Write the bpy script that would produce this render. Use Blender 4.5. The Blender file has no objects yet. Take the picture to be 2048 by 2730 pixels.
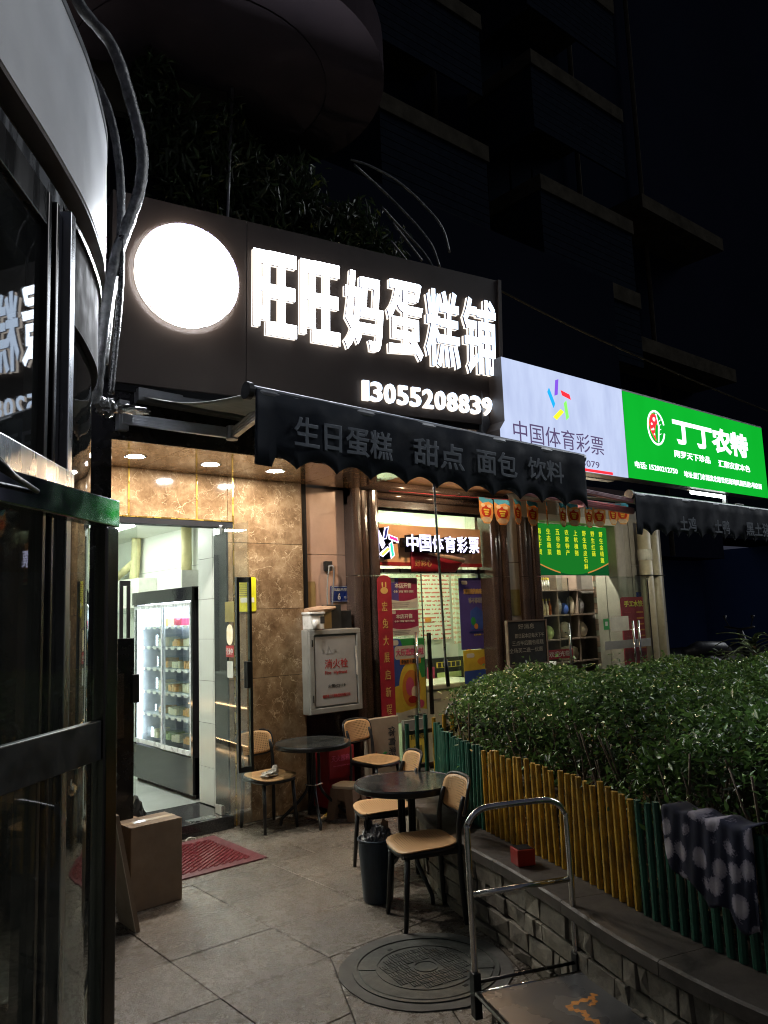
import bpy, bmesh, math, random
import numpy as np
from math import sin, cos, pi, radians as rad
from mathutils import Vector, Matrix
random.seed(7)
S = bpy.context.scene
COL = S.collection
# ------------------------------------------------------------ camera, world, exposure
# world axes: X runs along the shop fronts, Y into the shops, Z up; the camera stands at the origin, 1.6 m up
yaw, pitch, roll = rad(50), rad(7.6), rad(2.15)
h0 = Vector((cos(yaw), sin(yaw), 0)); r0 = Vector((sin(yaw), -cos(yaw), 0)); zz = Vector((0, 0, 1))
fw = h0*cos(pitch) + zz*sin(pitch); u0 = -h0*sin(pitch) + zz*cos(pitch)
rr = cos(roll)*r0 - sin(roll)*u0; uu = sin(roll)*r0 + cos(roll)*u0
cd = bpy.data.cameras.new('camera'); cam = bpy.data.objects.new('camera', cd); COL.objects.link(cam)
M = Matrix((rr, uu, -fw)).transposed().to_4x4(); M.translation = (0, 0, 1.6); cam.matrix_world = M
cd.sensor_fit = 'HORIZONTAL'; cd.sensor_width = 36; cd.lens = 36*2080/2048; cd.clip_end = 500; cd.clip_start = .02
S.camera = cam
W = bpy.data.worlds.new('World'); S.world = W; W.use_nodes = True
wn = W.node_tree; bg = wn.nodes['Background']
sky = wn.nodes.new('ShaderNodeTexSky'); sky.sky_type = 'NISHITA'; sky.sun_disc = False
sky.sun_elevation = rad(-4.0); sky.sun_rotation = rad(200); sky.altitude = 20
mixw = wn.nodes.new('ShaderNodeMixRGB'); mixw.blend_type = 'ADD'; mixw.inputs[0].default_value = 1
mixw.inputs[2].default_value = (.105, .112, .165, 1)
wn.links.new(sky.outputs[0], mixw.inputs[1]); wn.links.new(mixw.outputs[0], bg.inputs[0]); bg.inputs[1].default_value = .12
ml = bpy.data.lights.new('fill_sun', 'SUN'); ml.energy = .40; ml.angle = rad(25); ml.color = (.92, .96, 1)  # unseen broad sun added as fill, standing in for street lighting
mo = bpy.data.objects.new('fill_sun', ml); COL.objects.link(mo); mo.rotation_euler = Vector((-.8, .28, -.5)).to_track_quat('-Z', 'Y').to_euler()
S.view_settings.view_transform = 'Standard'; S.view_settings.look = 'None'; S.view_settings.exposure = 1.05; S.view_settings.gamma = 1
S.render.engine = 'CYCLES'
S.cycles.use_denoising = True
S.cycles.max_bounces = 10; S.cycles.transparent_max_bounces = 24; S.cycles.glossy_bounces = 5; S.cycles.diffuse_bounces = 4
S.cycles.filter_width = 1.1; S.cycles.sample_clamp_indirect = 6; S.cycles.sample_clamp_direct = 0; S.cycles.caustics_reflective = False; S.cycles.caustics_refractive = False

# ------------------------------------------------------------ materials
MAT = {}
def newmat(name):
    m = bpy.data.materials.new(name); m.use_nodes = True; m.node_tree.nodes.clear()
    MAT[name] = m; return m, m.node_tree
def nd(t, typ, **k):
    n = t.nodes.new('ShaderNode'+typ)
    for a, b in k.items():
        if a.startswith('i_'):
            key = a[2:]; key = int(key) if key.isdigit() else key.replace('_', ' ')
            n.inputs[key].default_value = b
        else: setattr(n, a, b)
    return n
def ramp(t, fac, stops):
    r = nd(t, 'ValToRGB'); e = r.color_ramp.elements
    while len(e) < len(stops): e.new(.5)
    for i, (p, c) in enumerate(stops): e[i].position = p; e[i].color = (*c, 1) if len(c) == 3 else c
    t.links.new(fac, r.inputs[0]); return r
def coords(t, scale=(1, 1, 1), kind='Object'):
    tc = nd(t, 'TexCoord'); mp = nd(t, 'Mapping'); mp.inputs['Scale'].default_value = scale
    t.links.new(tc.outputs[kind], mp.inputs[0]); return mp.outputs[0]
def surf(name, c, rough=.5, metal=0, c2=None, scale=6, bump=0, bscale=60, coat=0, rvar=.12, stretch=(1, 1, 1), spec=.5, world=False, rand=0):
    """one principled surface: two colours mixed by noise, roughness wear, fine relief"""
    m, t = newmat(name)
    p = nd(t, 'BsdfPrincipled'); o = nd(t, 'OutputMaterial'); t.links.new(p.outputs[0], o.inputs[0])
    p.inputs['Metallic'].default_value = metal; p.inputs['Coat Weight'].default_value = coat
    p.inputs['Specular IOR Level'].default_value = spec
    v = coords(t, stretch)
    if world:
        g = nd(t, 'NewGeometry'); v = g.outputs['Position']
    n = nd(t, 'TexNoise', i_Scale=scale, i_Detail=6, i_Roughness=.65); t.links.new(v, n.inputs['Vector'])
    c2 = c2 or tuple(x*.72 for x in c)
    r = ramp(t, n.outputs[0], [(.33, c2), (.66, c)])
    col = r.outputs[0]
    if rand:
        oi = nd(t, 'ObjectInfo'); mr = nd(t, 'MapRange', i_3=1-rand, i_4=1+rand); t.links.new(oi.outputs['Random'], mr.inputs[0])
        hs = nd(t, 'HueSaturation'); t.links.new(col, hs.inputs['Color']); t.links.new(mr.outputs[0], hs.inputs['Value']); col = hs.outputs[0]
    t.links.new(col, p.inputs['Base Color'])
    n2 = nd(t, 'TexNoise', i_Scale=scale*2.3, i_Detail=5); t.links.new(v, n2.inputs['Vector'])
    mr = nd(t, 'MapRange', i_1=.3, i_2=.7, i_3=max(.02, rough-rvar), i_4=min(1, rough+rvar)); t.links.new(n2.outputs[0], mr.inputs[0])
    t.links.new(mr.outputs[0], p.inputs['Roughness'])
    if bump:
        n3 = nd(t, 'TexNoise', i_Scale=bscale, i_Detail=8, i_Roughness=.7); t.links.new(v, n3.inputs['Vector'])
        b = nd(t, 'Bump', i_Strength=bump, i_Distance=.01); t.links.new(n3.outputs[0], b.inputs['Height']); t.links.new(b.outputs[0], p.inputs['Normal'])
    return m
def emit(name, c, s, c2=None, scale=3):
    m, t = newmat(name); e = nd(t, 'Emission'); e.inputs[1].default_value = s; o = nd(t, 'OutputMaterial')
    e.inputs[0].default_value = (*c, 1)
    if c2:
        v = coords(t, (scale, scale, scale*.3)); n = nd(t, 'TexNoise', i_Scale=3, i_Detail=4); t.links.new(v, n.inputs['Vector'])
        r = ramp(t, n.outputs[0], [(.3, c2), (.65, c)]); t.links.new(r.outputs[0], e.inputs[0])
    t.links.new(e.outputs[0], o.inputs[0]); return m
def glass(name, tint=(.93, .96, .95), boost=1.0, rough=.02, dirt=.03):
    m, t = newmat(name); o = nd(t, 'OutputMaterial')
    tr = nd(t, 'BsdfTransparent'); tr.inputs[0].default_value = (*tint, 1)
    gl = nd(t, 'BsdfGlossy'); gl.inputs['Roughness'].default_value = rough; gl.inputs[0].default_value = (.95, .97, 1, 1)
    f = nd(t, 'Fresnel', i_IOR=1.5); mu = nd(t, 'Math', operation='MULTIPLY', i_1=boost, use_clamp=True)
    ge = nd(t, 'NewGeometry'); ff_ = nd(t, 'Math', operation='SUBTRACT', i_0=1.0); t.links.new(ge.outputs['Backfacing'], ff_.inputs[1]); m0_ = nd(t, 'Math', operation='MULTIPLY'); t.links.new(f.outputs[0], m0_.inputs[0]); t.links.new(ff_.outputs[0], m0_.inputs[1])
    t.links.new(m0_.outputs[0], mu.inputs[0])
    mx = nd(t, 'MixShader'); t.links.new(mu.outputs[0], mx.inputs[0]); t.links.new(tr.outputs[0], mx.inputs[1]); t.links.new(gl.outputs[0], mx.inputs[2])
    df = nd(t, 'BsdfDiffuse'); df.inputs[0].default_value = (.7, .72, .7, 1)
    n = nd(t, 'TexNoise', i_Scale=4, i_Detail=8, i_Roughness=.7); t.links.new(coords(t), n.inputs['Vector'])
    mr = nd(t, 'MapRange', i_1=.4, i_2=.8, i_3=dirt*.3, i_4=dirt*2.2); t.links.new(n.outputs[0], mr.inputs[0])
    m2 = nd(t, 'MixShader'); t.links.new(mr.outputs[0], m2.inputs[0]); t.links.new(mx.outputs[0], m2.inputs[1]); t.links.new(df.outputs[0], m2.inputs[2])
    t.links.new(m2.outputs[0], o.inputs[0]); return m

def marble():
    m, t = newmat('brown_marble'); p = nd(t, 'BsdfPrincipled'); o = nd(t, 'OutputMaterial'); t.links.new(p.outputs[0], o.inputs[0])
    g = nd(t, 'NewGeometry'); v = g.outputs['Position']
    d = nd(t, 'TexNoise', i_Scale=2.6, i_Detail=5, i_Roughness=.6)
    oi = nd(t, 'ObjectInfo'); mo_ = nd(t, 'Math', operation='MULTIPLY', i_1=23.0); t.links.new(oi.outputs['Random'], mo_.inputs[0]); va = nd(t, 'VectorMath', operation='ADD'); t.links.new(v, va.inputs[0]); t.links.new(mo_.outputs[0], va.inputs[1]); v = va.outputs[0]; t.links.new(v, d.inputs['Vector'])
    ad = nd(t, 'MixRGB', blend_type='LINEAR_LIGHT', i_0=.22); t.links.new(v, ad.inputs[1]); t.links.new(d.outputs['Color'], ad.inputs[2])
    n = nd(t, 'TexNoise', i_Scale=5.5, i_Detail=8, i_Roughness=.72); t.links.new(v, n.inputs['Vector'])
    base = ramp(t, n.outputs[0], [(.30, (.085, .048, .022)), (.46, (.16, .098, .050)), (.60, (.245, .162, .090)), (.76, (.33, .235, .14))])
    out = base.outputs[0]
    for sc, w, amt in ((2.9, .012, .70), (6.5, .018, .60), (13, .032, .45)):
        vo = nd(t, 'TexVoronoi', feature='DISTANCE_TO_EDGE', i_Scale=sc); t.links.new(ad.outputs[0], vo.inputs['Vector'])
        r = ramp(t, vo.outputs['Distance'], [(0, (amt, amt, amt)), (w, (0, 0, 0))])
        n4 = nd(t, 'TexNoise', i_Scale=sc*1.1, i_Detail=3); t.links.new(v, n4.inputs['Vector'])
        rm = ramp(t, n4.outputs[0], [(.47, (0, 0, 0)), (.62, (1, 1, 1))])
        mu = nd(t, 'MixRGB', blend_type='MULTIPLY', i_0=1); t.links.new(r.outputs[0], mu.inputs[1]); t.links.new(rm.outputs[0], mu.inputs[2])
        mx = nd(t, 'MixRGB'); t.links.new(mu.outputs[0], mx.inputs[0]); t.links.new(out, mx.inputs[1]); mx.inputs[2].default_value = (.62, .47, .30, 1); out = mx.outputs[0]
    t.links.new(out, p.inputs['Base Color']); p.inputs['Roughness'].default_value = .09; return m
def granite(name, a, b, rough=.15):
    m, t = newmat(name); p = nd(t, 'BsdfPrincipled'); o = nd(t, 'OutputMaterial'); t.links.new(p.outputs[0], o.inputs[0])
    g = nd(t, 'NewGeometry'); v = g.outputs['Position']
    n = nd(t, 'TexNoise', i_Scale=140, i_Detail=3, i_Roughness=.8); t.links.new(v, n.inputs['Vector'])
    n2 = nd(t, 'TexNoise', i_Scale=4, i_Detail=5); t.links.new(v, n2.inputs['Vector'])
    ad = nd(t, 'Math', operation='MULTIPLY_ADD', i_1=.3); t.links.new(n2.outputs[0], ad.inputs[0]); t.links.new(n.outputs[0], ad.inputs[2])
    r = ramp(t, ad.outputs[0], [(.5, a), (.78, b), (.86, tuple(min(1, x*2.2) for x in b))]); t.links.new(r.outputs[0], p.inputs['Base Color']); p.inputs['Roughness'].default_value = rough
    return m
def wicker(name, holes=True):
    """plastic cane weave: rows of small openings"""
    m, t = newmat(name); p = nd(t, 'BsdfPrincipled'); o = nd(t, 'OutputMaterial')
    p.inputs['Base Color'].default_value = (.55, .33, .155, 1); p.inputs['Roughness'].default_value = .45
    uv = nd(t, 'TexCoord'); sp = nd(t, 'SeparateXYZ'); t.links.new(uv.outputs['UV'], sp.inputs[0])
    def cell(src, k, w):
        a = nd(t, 'Math', operation='MULTIPLY', i_1=k); t.links.new(src, a.inputs[0])
        f = nd(t, 'Math', operation='FRACT'); t.links.new(a.outputs[0], f.inputs[0])
        s = nd(t, 'Math', operation='SUBTRACT', i_1=.5); t.links.new(f.outputs[0], s.inputs[0])
        ab = nd(t, 'Math', operation='ABSOLUTE'); t.links.new(s.outputs[0], ab.inputs[0])
        l = nd(t, 'Math', operation='LESS_THAN', i_1=w); t.links.new(ab.outputs[0], l.inputs[0]); return l.outputs[0]
    a = cell(sp.outputs[0], 1.0, .27); b = cell(sp.outputs[1], 1.0, .25)
    mu = nd(t, 'Math', operation='MULTIPLY'); t.links.new(a, mu.inputs[0]); t.links.new(b, mu.inputs[1])
    # keep a solid rim: vertex attribute 'rim' = 1 at the rim
    at = nd(t, 'Attribute', attribute_name='rim'); lt = nd(t, 'Math', operation='LESS_THAN', i_1=.45); t.links.new(at.outputs['Fac'], lt.inputs[0])
    m3 = nd(t, 'Math', operation='MULTIPLY'); t.links.new(mu.outputs[0], m3.inputs[0]); t.links.new(lt.outputs[0], m3.inputs[1])
    tr = nd(t, 'BsdfTransparent'); mx = nd(t, 'MixShader'); t.links.new(m3.outputs[0], mx.inputs[0]); t.links.new(p.outputs[0], mx.inputs[1]); t.links.new(tr.outputs[0], mx.inputs[2])
    t.links.new(mx.outputs[0], o.inputs[0]); return m
def floral():
    m, t = newmat('floral_cloth'); p = nd(t, 'BsdfPrincipled'); o = nd(t, 'OutputMaterial'); t.links.new(p.outputs[0], o.inputs[0])
    uv = nd(t, 'TexCoord')
    vo = nd(t, 'TexVoronoi', i_Scale=6.2, i_Randomness=.6); t.links.new(uv.outputs['UV'], vo.inputs['Vector'])
    n = nd(t, 'TexNoise', i_Scale=70, i_Detail=6); t.links.new(uv.outputs['UV'], n.inputs['Vector'])
    ad = nd(t, 'Math', operation='MULTIPLY_ADD', i_1=.30); t.links.new(n.outputs[0], ad.inputs[0]); t.links.new(vo.outputs['Distance'], ad.inputs[2])
    r = ramp(t, ad.outputs[0], [(.36, (.36, .33, .37)), (.58, (.22, .20, .25)), (.64, (.010, .012, .035)), (1, (.008, .01, .025))]); t.links.new(r.outputs[0], p.inputs['Base Color'])
    p.inputs['Roughness'].default_value = .9; return m
def leafmat(name, c, rough=.3):
    m, t = newmat(name); p = nd(t, 'BsdfPrincipled'); o = nd(t, 'OutputMaterial')
    at = nd(t, 'Attribute', attribute_name='tone'); r = ramp(t, at.outputs['Fac'], [(0, tuple(x*.45 for x in c)), (.6, c), (.97, tuple(min(1, x*1.7) for x in c)), (1, (.17, .2, .03))])
    t.links.new(r.outputs[0], p.inputs['Base Color']); p.inputs['Roughness'].default_value = rough
    tl = nd(t, 'BsdfTranslucent'); t.links.new(r.outputs[0], tl.inputs[0]); mx = nd(t, 'MixShader', i_0=.25)
    t.links.new(p.outputs[0], mx.inputs[1]); t.links.new(tl.outputs[0], mx.inputs[2]); t.links.new(mx.outputs[0], o.inputs[0]); return m
def paving():
    """sawn granite slab: speckled, worn and stained, scuffed into shinier patches"""
    m, t = newmat('paving_stone'); p = nd(t, 'BsdfPrincipled'); o = nd(t, 'OutputMaterial'); t.links.new(p.outputs[0], o.inputs[0])
    g = nd(t, 'NewGeometry'); v = g.outputs['Position']; oi = nd(t, 'ObjectInfo')
    n = nd(t, 'TexNoise', i_Scale=2.2, i_Detail=9, i_Roughness=.7); t.links.new(v, n.inputs['Vector'])
    a = ramp(t, n.outputs[0], [(.3, (.108, .090, .072)), (.5, (.172, .146, .117)), (.7, (.25, .215, .175))])
    n2 = nd(t, 'TexNoise', i_Scale=160, i_Detail=3, i_Roughness=.8); t.links.new(v, n2.inputs['Vector'])
    b = ramp(t, n2.outputs[0], [(.3, (.55, .55, .55)), (.6, (1.1, 1.1, 1.1))])
    mu = nd(t, 'MixRGB', blend_type='MULTIPLY', i_0=1); t.links.new(a.outputs[0], mu.inputs[1]); t.links.new(b.outputs[0], mu.inputs[2])
    mr = nd(t, 'MapRange', i_3=.8, i_4=1.15); t.links.new(oi.outputs['Random'], mr.inputs[0])
    hs = nd(t, 'HueSaturation'); t.links.new(mu.outputs[0], hs.inputs['Color']); t.links.new(mr.outputs[0], hs.inputs['Value'])
    n5 = nd(t, 'TexNoise', i_Scale=9, i_Detail=6, i_Roughness=.75); t.links.new(v, n5.inputs['Vector'])
    st = ramp(t, n5.outputs[0], [(.34, (.62, .58, .54)), (.50, (1, 1, 1)), (.62, (1.0, 1.0, 1.0)), (.74, (1.2, 1.17, 1.12))])
    m2 = nd(t, 'MixRGB', blend_type='MULTIPLY', i_0=.7); t.links.new(hs.outputs[0], m2.inputs[1]); t.links.new(st.outputs[0], m2.inputs[2])
    vo = nd(t, 'TexVoronoi', i_Scale=5.0); t.links.new(v, vo.inputs['Vector']); sr = ramp(t, vo.outputs['Distance'], [(.035, (.25, .23, .22)), (.075, (1, 1, 1))]); sp5 = nd(t, 'SeparateColor'); t.links.new(vo.outputs['Color'], sp5.inputs[0]); g5 = nd(t, 'Math', operation='GREATER_THAN', i_1=.55); t.links.new(sp5.outputs[0], g5.inputs[0])
    m3 = nd(t, 'MixRGB', blend_type='MULTIPLY'); t.links.new(g5.outputs[0], m3.inputs[0]); t.links.new(m2.outputs[0], m3.inputs[1]); t.links.new(sr.outputs[0], m3.inputs[2])
    t.links.new(m3.outputs[0], p.inputs['Base Color'])
    n3 = nd(t, 'TexNoise', i_Scale=18, i_Detail=8, i_Roughness=.8); t.links.new(v, n3.inputs['Vector'])
    r3 = nd(t, 'MapRange', i_1=.35, i_2=.65, i_3=.10, i_4=.46); t.links.new(n3.outputs[0], r3.inputs[0]); t.links.new(r3.outputs[0], p.inputs['Roughness'])
    bu = nd(t, 'Bump', i_Strength=.6, i_Distance=.012); n4 = nd(t, 'TexNoise', i_Scale=32, i_Detail=9, i_Roughness=.75); t.links.new(v, n4.inputs['Vector'])
    t.links.new(n4.outputs[0], bu.inputs['Height']); t.links.new(bu.outputs[0], p.inputs['Normal']); return m
def lined(name, base, line, k=24, w=.3, rough=.5, emis=0, axis=2):
    """flat print: ruled rows of colour on a sheet"""
    m, t = newmat(name); p = nd(t, 'BsdfPrincipled'); o = nd(t, 'OutputMaterial'); t.links.new(p.outputs[0], o.inputs[0]); p.inputs['Roughness'].default_value = rough
    tc = nd(t, 'TexCoord'); sp = nd(t, 'SeparateXYZ'); t.links.new(tc.outputs['Object'], sp.inputs[0])
    a = nd(t, 'Math', operation='MULTIPLY', i_1=k); t.links.new(sp.outputs[axis], a.inputs[0]); f = nd(t, 'Math', operation='FRACT'); t.links.new(a.outputs[0], f.inputs[0])
    l = nd(t, 'Math', operation='LESS_THAN', i_1=w); t.links.new(f.outputs[0], l.inputs[0])
    n = nd(t, 'TexNoise', i_Scale=30, i_Detail=2); t.links.new(tc.outputs['Object'], n.inputs['Vector']); g = nd(t, 'Math', operation='GREATER_THAN', i_1=.46); t.links.new(n.outputs[0], g.inputs[0])
    mu = nd(t, 'Math', operation='MULTIPLY'); t.links.new(l.outputs[0], mu.inputs[0]); t.links.new(g.outputs[0], mu.inputs[1])
    mx = nd(t, 'MixRGB'); t.links.new(mu.outputs[0], mx.inputs[0]); mx.inputs[1].default_value = (*base, 1); mx.inputs[2].default_value = (*line, 1)
    t.links.new(mx.outputs[0], p.inputs['Base Color'])
    if emis: t.links.new(mx.outputs[0], p.inputs['Emission Color']); p.inputs['Emission Strength'].default_value = emis
    return m
def paper(name, c):
    m, t = newmat(name); d = nd(t, 'BsdfDiffuse'); tl = nd(t, 'BsdfTranslucent'); mx = nd(t, 'MixShader', i_0=.4); o = nd(t, 'OutputMaterial')
    n = nd(t, 'TexNoise', i_Scale=14, i_Detail=5); t.links.new(coords(t), n.inputs['Vector']); r = ramp(t, n.outputs[0], [(.35, tuple(x*.75 for x in c)), (.6, c)])
    t.links.new(r.outputs[0], d.inputs[0]); t.links.new(r.outputs[0], tl.inputs[0]); t.links.new(d.outputs[0], mx.inputs[1]); t.links.new(tl.outputs[0], mx.inputs[2]); t.links.new(mx.outputs[0], o.inputs[0]); return m
paper('card_orange', (.85, .42, .14)); paper('card_blue', (.10, .42, .62)); paper('card_red', (.62, .06, .03)); paper('card_cream', (.85, .68, .48)); paper('card_yellow', (.85, .65, .12))
marble(); paving(); floral()
granite('brown_granite', (.026, .018, .015), (.085, .058, .047), .17)
granite('dark_granite', (.012, .012, .013), (.05, .05, .052), .12)
wicker('cane')
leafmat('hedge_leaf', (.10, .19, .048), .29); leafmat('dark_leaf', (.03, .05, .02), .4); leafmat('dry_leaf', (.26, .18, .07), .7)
surf('black_metal', (.012, .013, .014), .38, .3, rvar=.1); surf('black_plastic', (.011, .012, .013), .42)
surf('rim_plastic', (.60, .37, .18), .42)
surf('chrome', (.75, .74, .70), .16, 1, c2=(.55, .53, .49), scale=14, rvar=.09)
surf('steel', (.52, .53, .55), .28, 1, c2=(.36, .37, .39), scale=9, rvar=.1, stretch=(1, 1, .15))
surf('dark_steel', (.10, .095, .09), .30, 1, c2=(.055, .05, .048), scale=5, stretch=(1, 1, .1))
surf('door_steel', (.16, .155, .15), .22, 1, c2=(.08, .075, .07), scale=3, stretch=(1, 1, .08), rvar=.08)
surf('platform_steel', (.17, .172, .18), .27, .35, c2=(.12, .122, .13), scale=2.2, rvar=.10, bump=.03, bscale=9)
surf('alu', (.30, .31, .33), .4, .6); surf('cream_paint', (.62, .60, .50), .4)
surf('fascia_panel', (.78, .79, .82), .42, .0, c2=(.68, .69, .73), scale=2.2, rvar=.1, bump=.04, bscale=12)
surf('brown_soffit', (.10, .078, .07), .5, c2=(.06, .048, .043), scale=5)
surf('sign_brown', (.052, .037, .031), .55, c2=(.043, .031, .026), scale=1.5)
surf('black_paint', (.010, .010, .012), .55, spec=.15); surf('pillar_black', (.012, .011, .012), .25)
surf('awning_cloth', (.010, .017, .030), .85, c2=(.007, .012, .022), scale=3, bump=.1, bscale=200)
surf('awning_grey', (.24, .25, .23), .8, c2=(.18, .19, .18)); surf('awning_print', (.17, .195, .235), .7, c2=(.13, .155, .185), scale=20)
surf('pink_tile', (.46, .30, .22), .45, c2=(.36, .23, .17), scale=3, bump=.08, bscale=40)
surf('white_tile', (.48, .50, .47), .18, c2=(.43, .45, .42), scale=1.5, rvar=.05); surf('grey_tile', (.33, .31, .27), .5, c2=(.24, .22, .19), scale=3, bump=.05)
surf('shop_white', (.66, .69, .64), .5, c2=(.60, .63, .58), scale=2); surf('shop_floor', (.34, .36, .34), .14, c2=(.26, .28, .27), scale=2, rvar=.08)
surf('gold', (.75, .48, .10), .28, .9); surf('mat_red', (.11, .012, .016), .5, c2=(.075, .008, .012), scale=8, bump=.3, bscale=90)
surf('agave', (.10, .14, .07), .35, c2=(.06, .09, .04), scale=4); surf('tape_clear', (.55, .42, .28), .08, spec=1)
surf('dry_strip', (.22,.17,.09), .8)
surf('deck_orange', (.95, .42, .10), .45, c2=(.55, .2, .05), scale=30); surf('rail_steel', (.88, .89, .90), .10, 1, c2=(.45, .46, .48), scale=5, rvar=.05)
surf('header_brown', (.028, .021, .019), .8, spec=.05)
surf('mat_rib', (.16, .022, .028), .22, c2=(.12, .014, .018), scale=20, rvar=.1)
surf('cardboard', (.19, .125, .072), .8, c2=(.145, .095, .055), scale=7, bump=.05); surf('carton_side', (.40, .33, .24), .75)
surf('concrete', (.115, .11, .10), .75, c2=(.075, .072, .066), scale=7, bump=.25, bscale=40); surf('coping_stone', (.088, .074, .062), .6, c2=(.050, .042, .036), scale=6, bump=.2, world=True)
surf('wall_stone', (.29, .26, .205), .78, c2=(.13, .115, .095), scale=9, bump=.9, bscale=17, world=True, rand=.3)
surf('mortar', (.15, .14, .12), .9, bump=.3); surf('soil', (.07, .05, .035), .95, c2=(.035, .025, .018), scale=12, bump=.6, bscale=30)
surf('yellow_slat', (.58, .33, .02), .5, c2=(.24, .13, .012), scale=14, rand=.14); surf('green_slat', (.010, .10, .06), .5, c2=(.007, .06, .038), scale=9, rand=.14)
surf('twig', (.16, .12, .08), .8, c2=(.09, .065, .04), scale=20); surf('rail_wood', (.07, .045, .03), .8)
surf('iron', (.085, .09, .082), .55, .35, c2=(.055, .058, .054), scale=10, bump=.25, bscale=60, rvar=.15)
surf('red_paint', (.32, .015, .018), .4); surf('red_cloth', (.30, .008, .020), .6, c2=(.22, .006, .016)); surf('red_plastic', (.38, .02, .015), .4)
surf('bin_blue', (.028, .052, .078), .45, c2=(.014, .026, .04)); surf('foil', (.30, .30, .30), .22, .2, c2=(.12, .12, .13), scale=25, bump=.8, bscale=35)
surf('film_white', (.62, .60, .55), .25, c2=(.45, .42, .38), scale=20, bump=.6, bscale=25)
surf('stool_top', (.62, .55, .42), .45); surf('stool_brown', (.20, .125, .08), .5)
surf('cabinet_grey', (.26, .26, .24), .5, c2=(.19, .19, .175), scale=5); surf('cabinet_white', (.35, .35, .34), .42, c2=(.27, .27, .265), scale=2.5)
surf('print_red', (.38, .02, .02), .5); surf('print_black', (.03, .03, .03), .5); surf('print_white', (.75, .74, .7), .5); surf('print_yellow', (.70, .55, .06), .5); surf('print_gold', (.62, .40, .12), .5)
surf('print_grey', (.32, .32, .32), .5); surf('print_blue', (.04, .10, .42), .5); surf('print_green', (.03, .30, .07), .5); surf('print_pink', (.60, .10, .22), .5); surf('print_orange', (.65, .25, .04), .5)
surf('plate_blue', (.012, .035, .20), .35); surf('notice_yellow', (.72, .66, .02), .45); surf('notice_brown', (.28, .19, .07), .5); surf('olive_paper', (.20, .17, .04), .7)
surf('lottery_orange', (.74, .45, .24), .5, c2=(.66, .39, .2)); surf('poster_purple', (.085, .07, .30), .4, c2=(.07, .055, .25)); surf('poster_wine', (.32, .03, .09), .4); surf('poster_white', (.62, .64, .58), .4)
surf('chalk', (.45, .44, .38), .9); surf('board_black', (.012, .014, .014), .6); surf('freezer_white', (.60, .60, .50), .35, c2=(.5, .5, .42))
surf('pipe_cream', (.46, .42, .30), .45, c2=(.33, .29, .19), scale=5, rvar=.1); surf('yellow_duct', (.62, .56, .30), .55); surf('box_white', (.66, .66, .6), .5)
surf('cable_black', (.03, .03, .032), .22, c2=(.02, .02, .022), scale=30, bump=.5, bscale=30, spec=.9); surf('cable_film', (.16, .165, .17), .16, c2=(.05, .052, .055), scale=18, bump=.7, bscale=25, spec=1)
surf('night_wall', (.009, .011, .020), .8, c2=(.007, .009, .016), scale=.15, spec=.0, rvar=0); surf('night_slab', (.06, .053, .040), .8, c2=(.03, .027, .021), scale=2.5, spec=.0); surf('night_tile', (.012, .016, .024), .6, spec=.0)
surf('navy_wall', (.07, .13, .30), .9, c2=(.055, .10, .24), scale=.4, spec=.0); surf('soffit', (.040, .031, .036), .8, c2=(.030, .024, .029), scale=2, spec=.0)
surf('fridge_black', (.012, .012, .014), .05, rvar=.02, bump=.05, bscale=5, spec=.8); surf('fridge_frame', (.60, .62, .66), .3, .2); surf('shelf_white', (.5, .54, .58), .4); surf('fridge_lining', (.48, .51, .55), .4)
surf('cake', (.72, .40, .12), .6, c2=(.6, .26, .06), scale=30); surf('cream', (.8, .74, .6), .5, c2=(.72, .6, .35), scale=24); surf('fruit', (.6, .03, .08), .35); surf('tea', (.35, .09, .02), .2); surf('pale_green', (.5, .62, .25), .5)
surf('kraft', (.42, .27, .17), .75, bump=.2, bscale=30); surf('tub_white', (.66, .66, .64), .35)
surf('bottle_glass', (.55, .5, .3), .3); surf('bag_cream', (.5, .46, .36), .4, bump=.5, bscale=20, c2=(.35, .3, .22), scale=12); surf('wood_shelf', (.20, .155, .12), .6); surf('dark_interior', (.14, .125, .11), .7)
surf('fixture_pink', (.80, .36, .44), .4)
emit('lamp_disc', (1, .93, .84), 345); emit('spot_dim', (1, 1, .95), 45); emit('circle_white', (.90, .94, 1), 80); emit('lamp_glow', (1, .90, .80), 5); emit('letter_cool', (.66, .80, 1), 1.6); emit('letter_mid', (.80, .89, 1), 4.5); emit('letter_white', (.88, .94, 1), 7); emit('letter_side', (1, .88, .76), .8)
surf('letter_rim', (.07, .06, .14), .4)
emit('light_box_white', (.60, .69, .95), .50, (.50, .58, .84), 2.5); emit('light_box_green', (.004, .40, .025), .60, (.003, .36, .02), .8)
emit('box_text', (.85, .93, 1), 1.0); emit('box_red', (.75, .02, .03), 1.0); emit('box_purple', (.13, .05, .42), 1.0); emit('box_blue', (.01, .25, .62), 1.0); emit('box_green', (.15, .55, .08), 1); emit('box_yellow', (.6, .65, .02), 1); emit('box_ink', (.07, .05, .11), .8)
emit('neon_lilac', (.72, .68, 1), 2.2); emit('neon_pink', (.8, .03, .2), 1); emit('neon_teal', (.03, .45, .3), 1); emit('neon_amber', (.8, .5, .1), 1); emit('neon_navy', (.02, .02, .1), 1)
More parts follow.
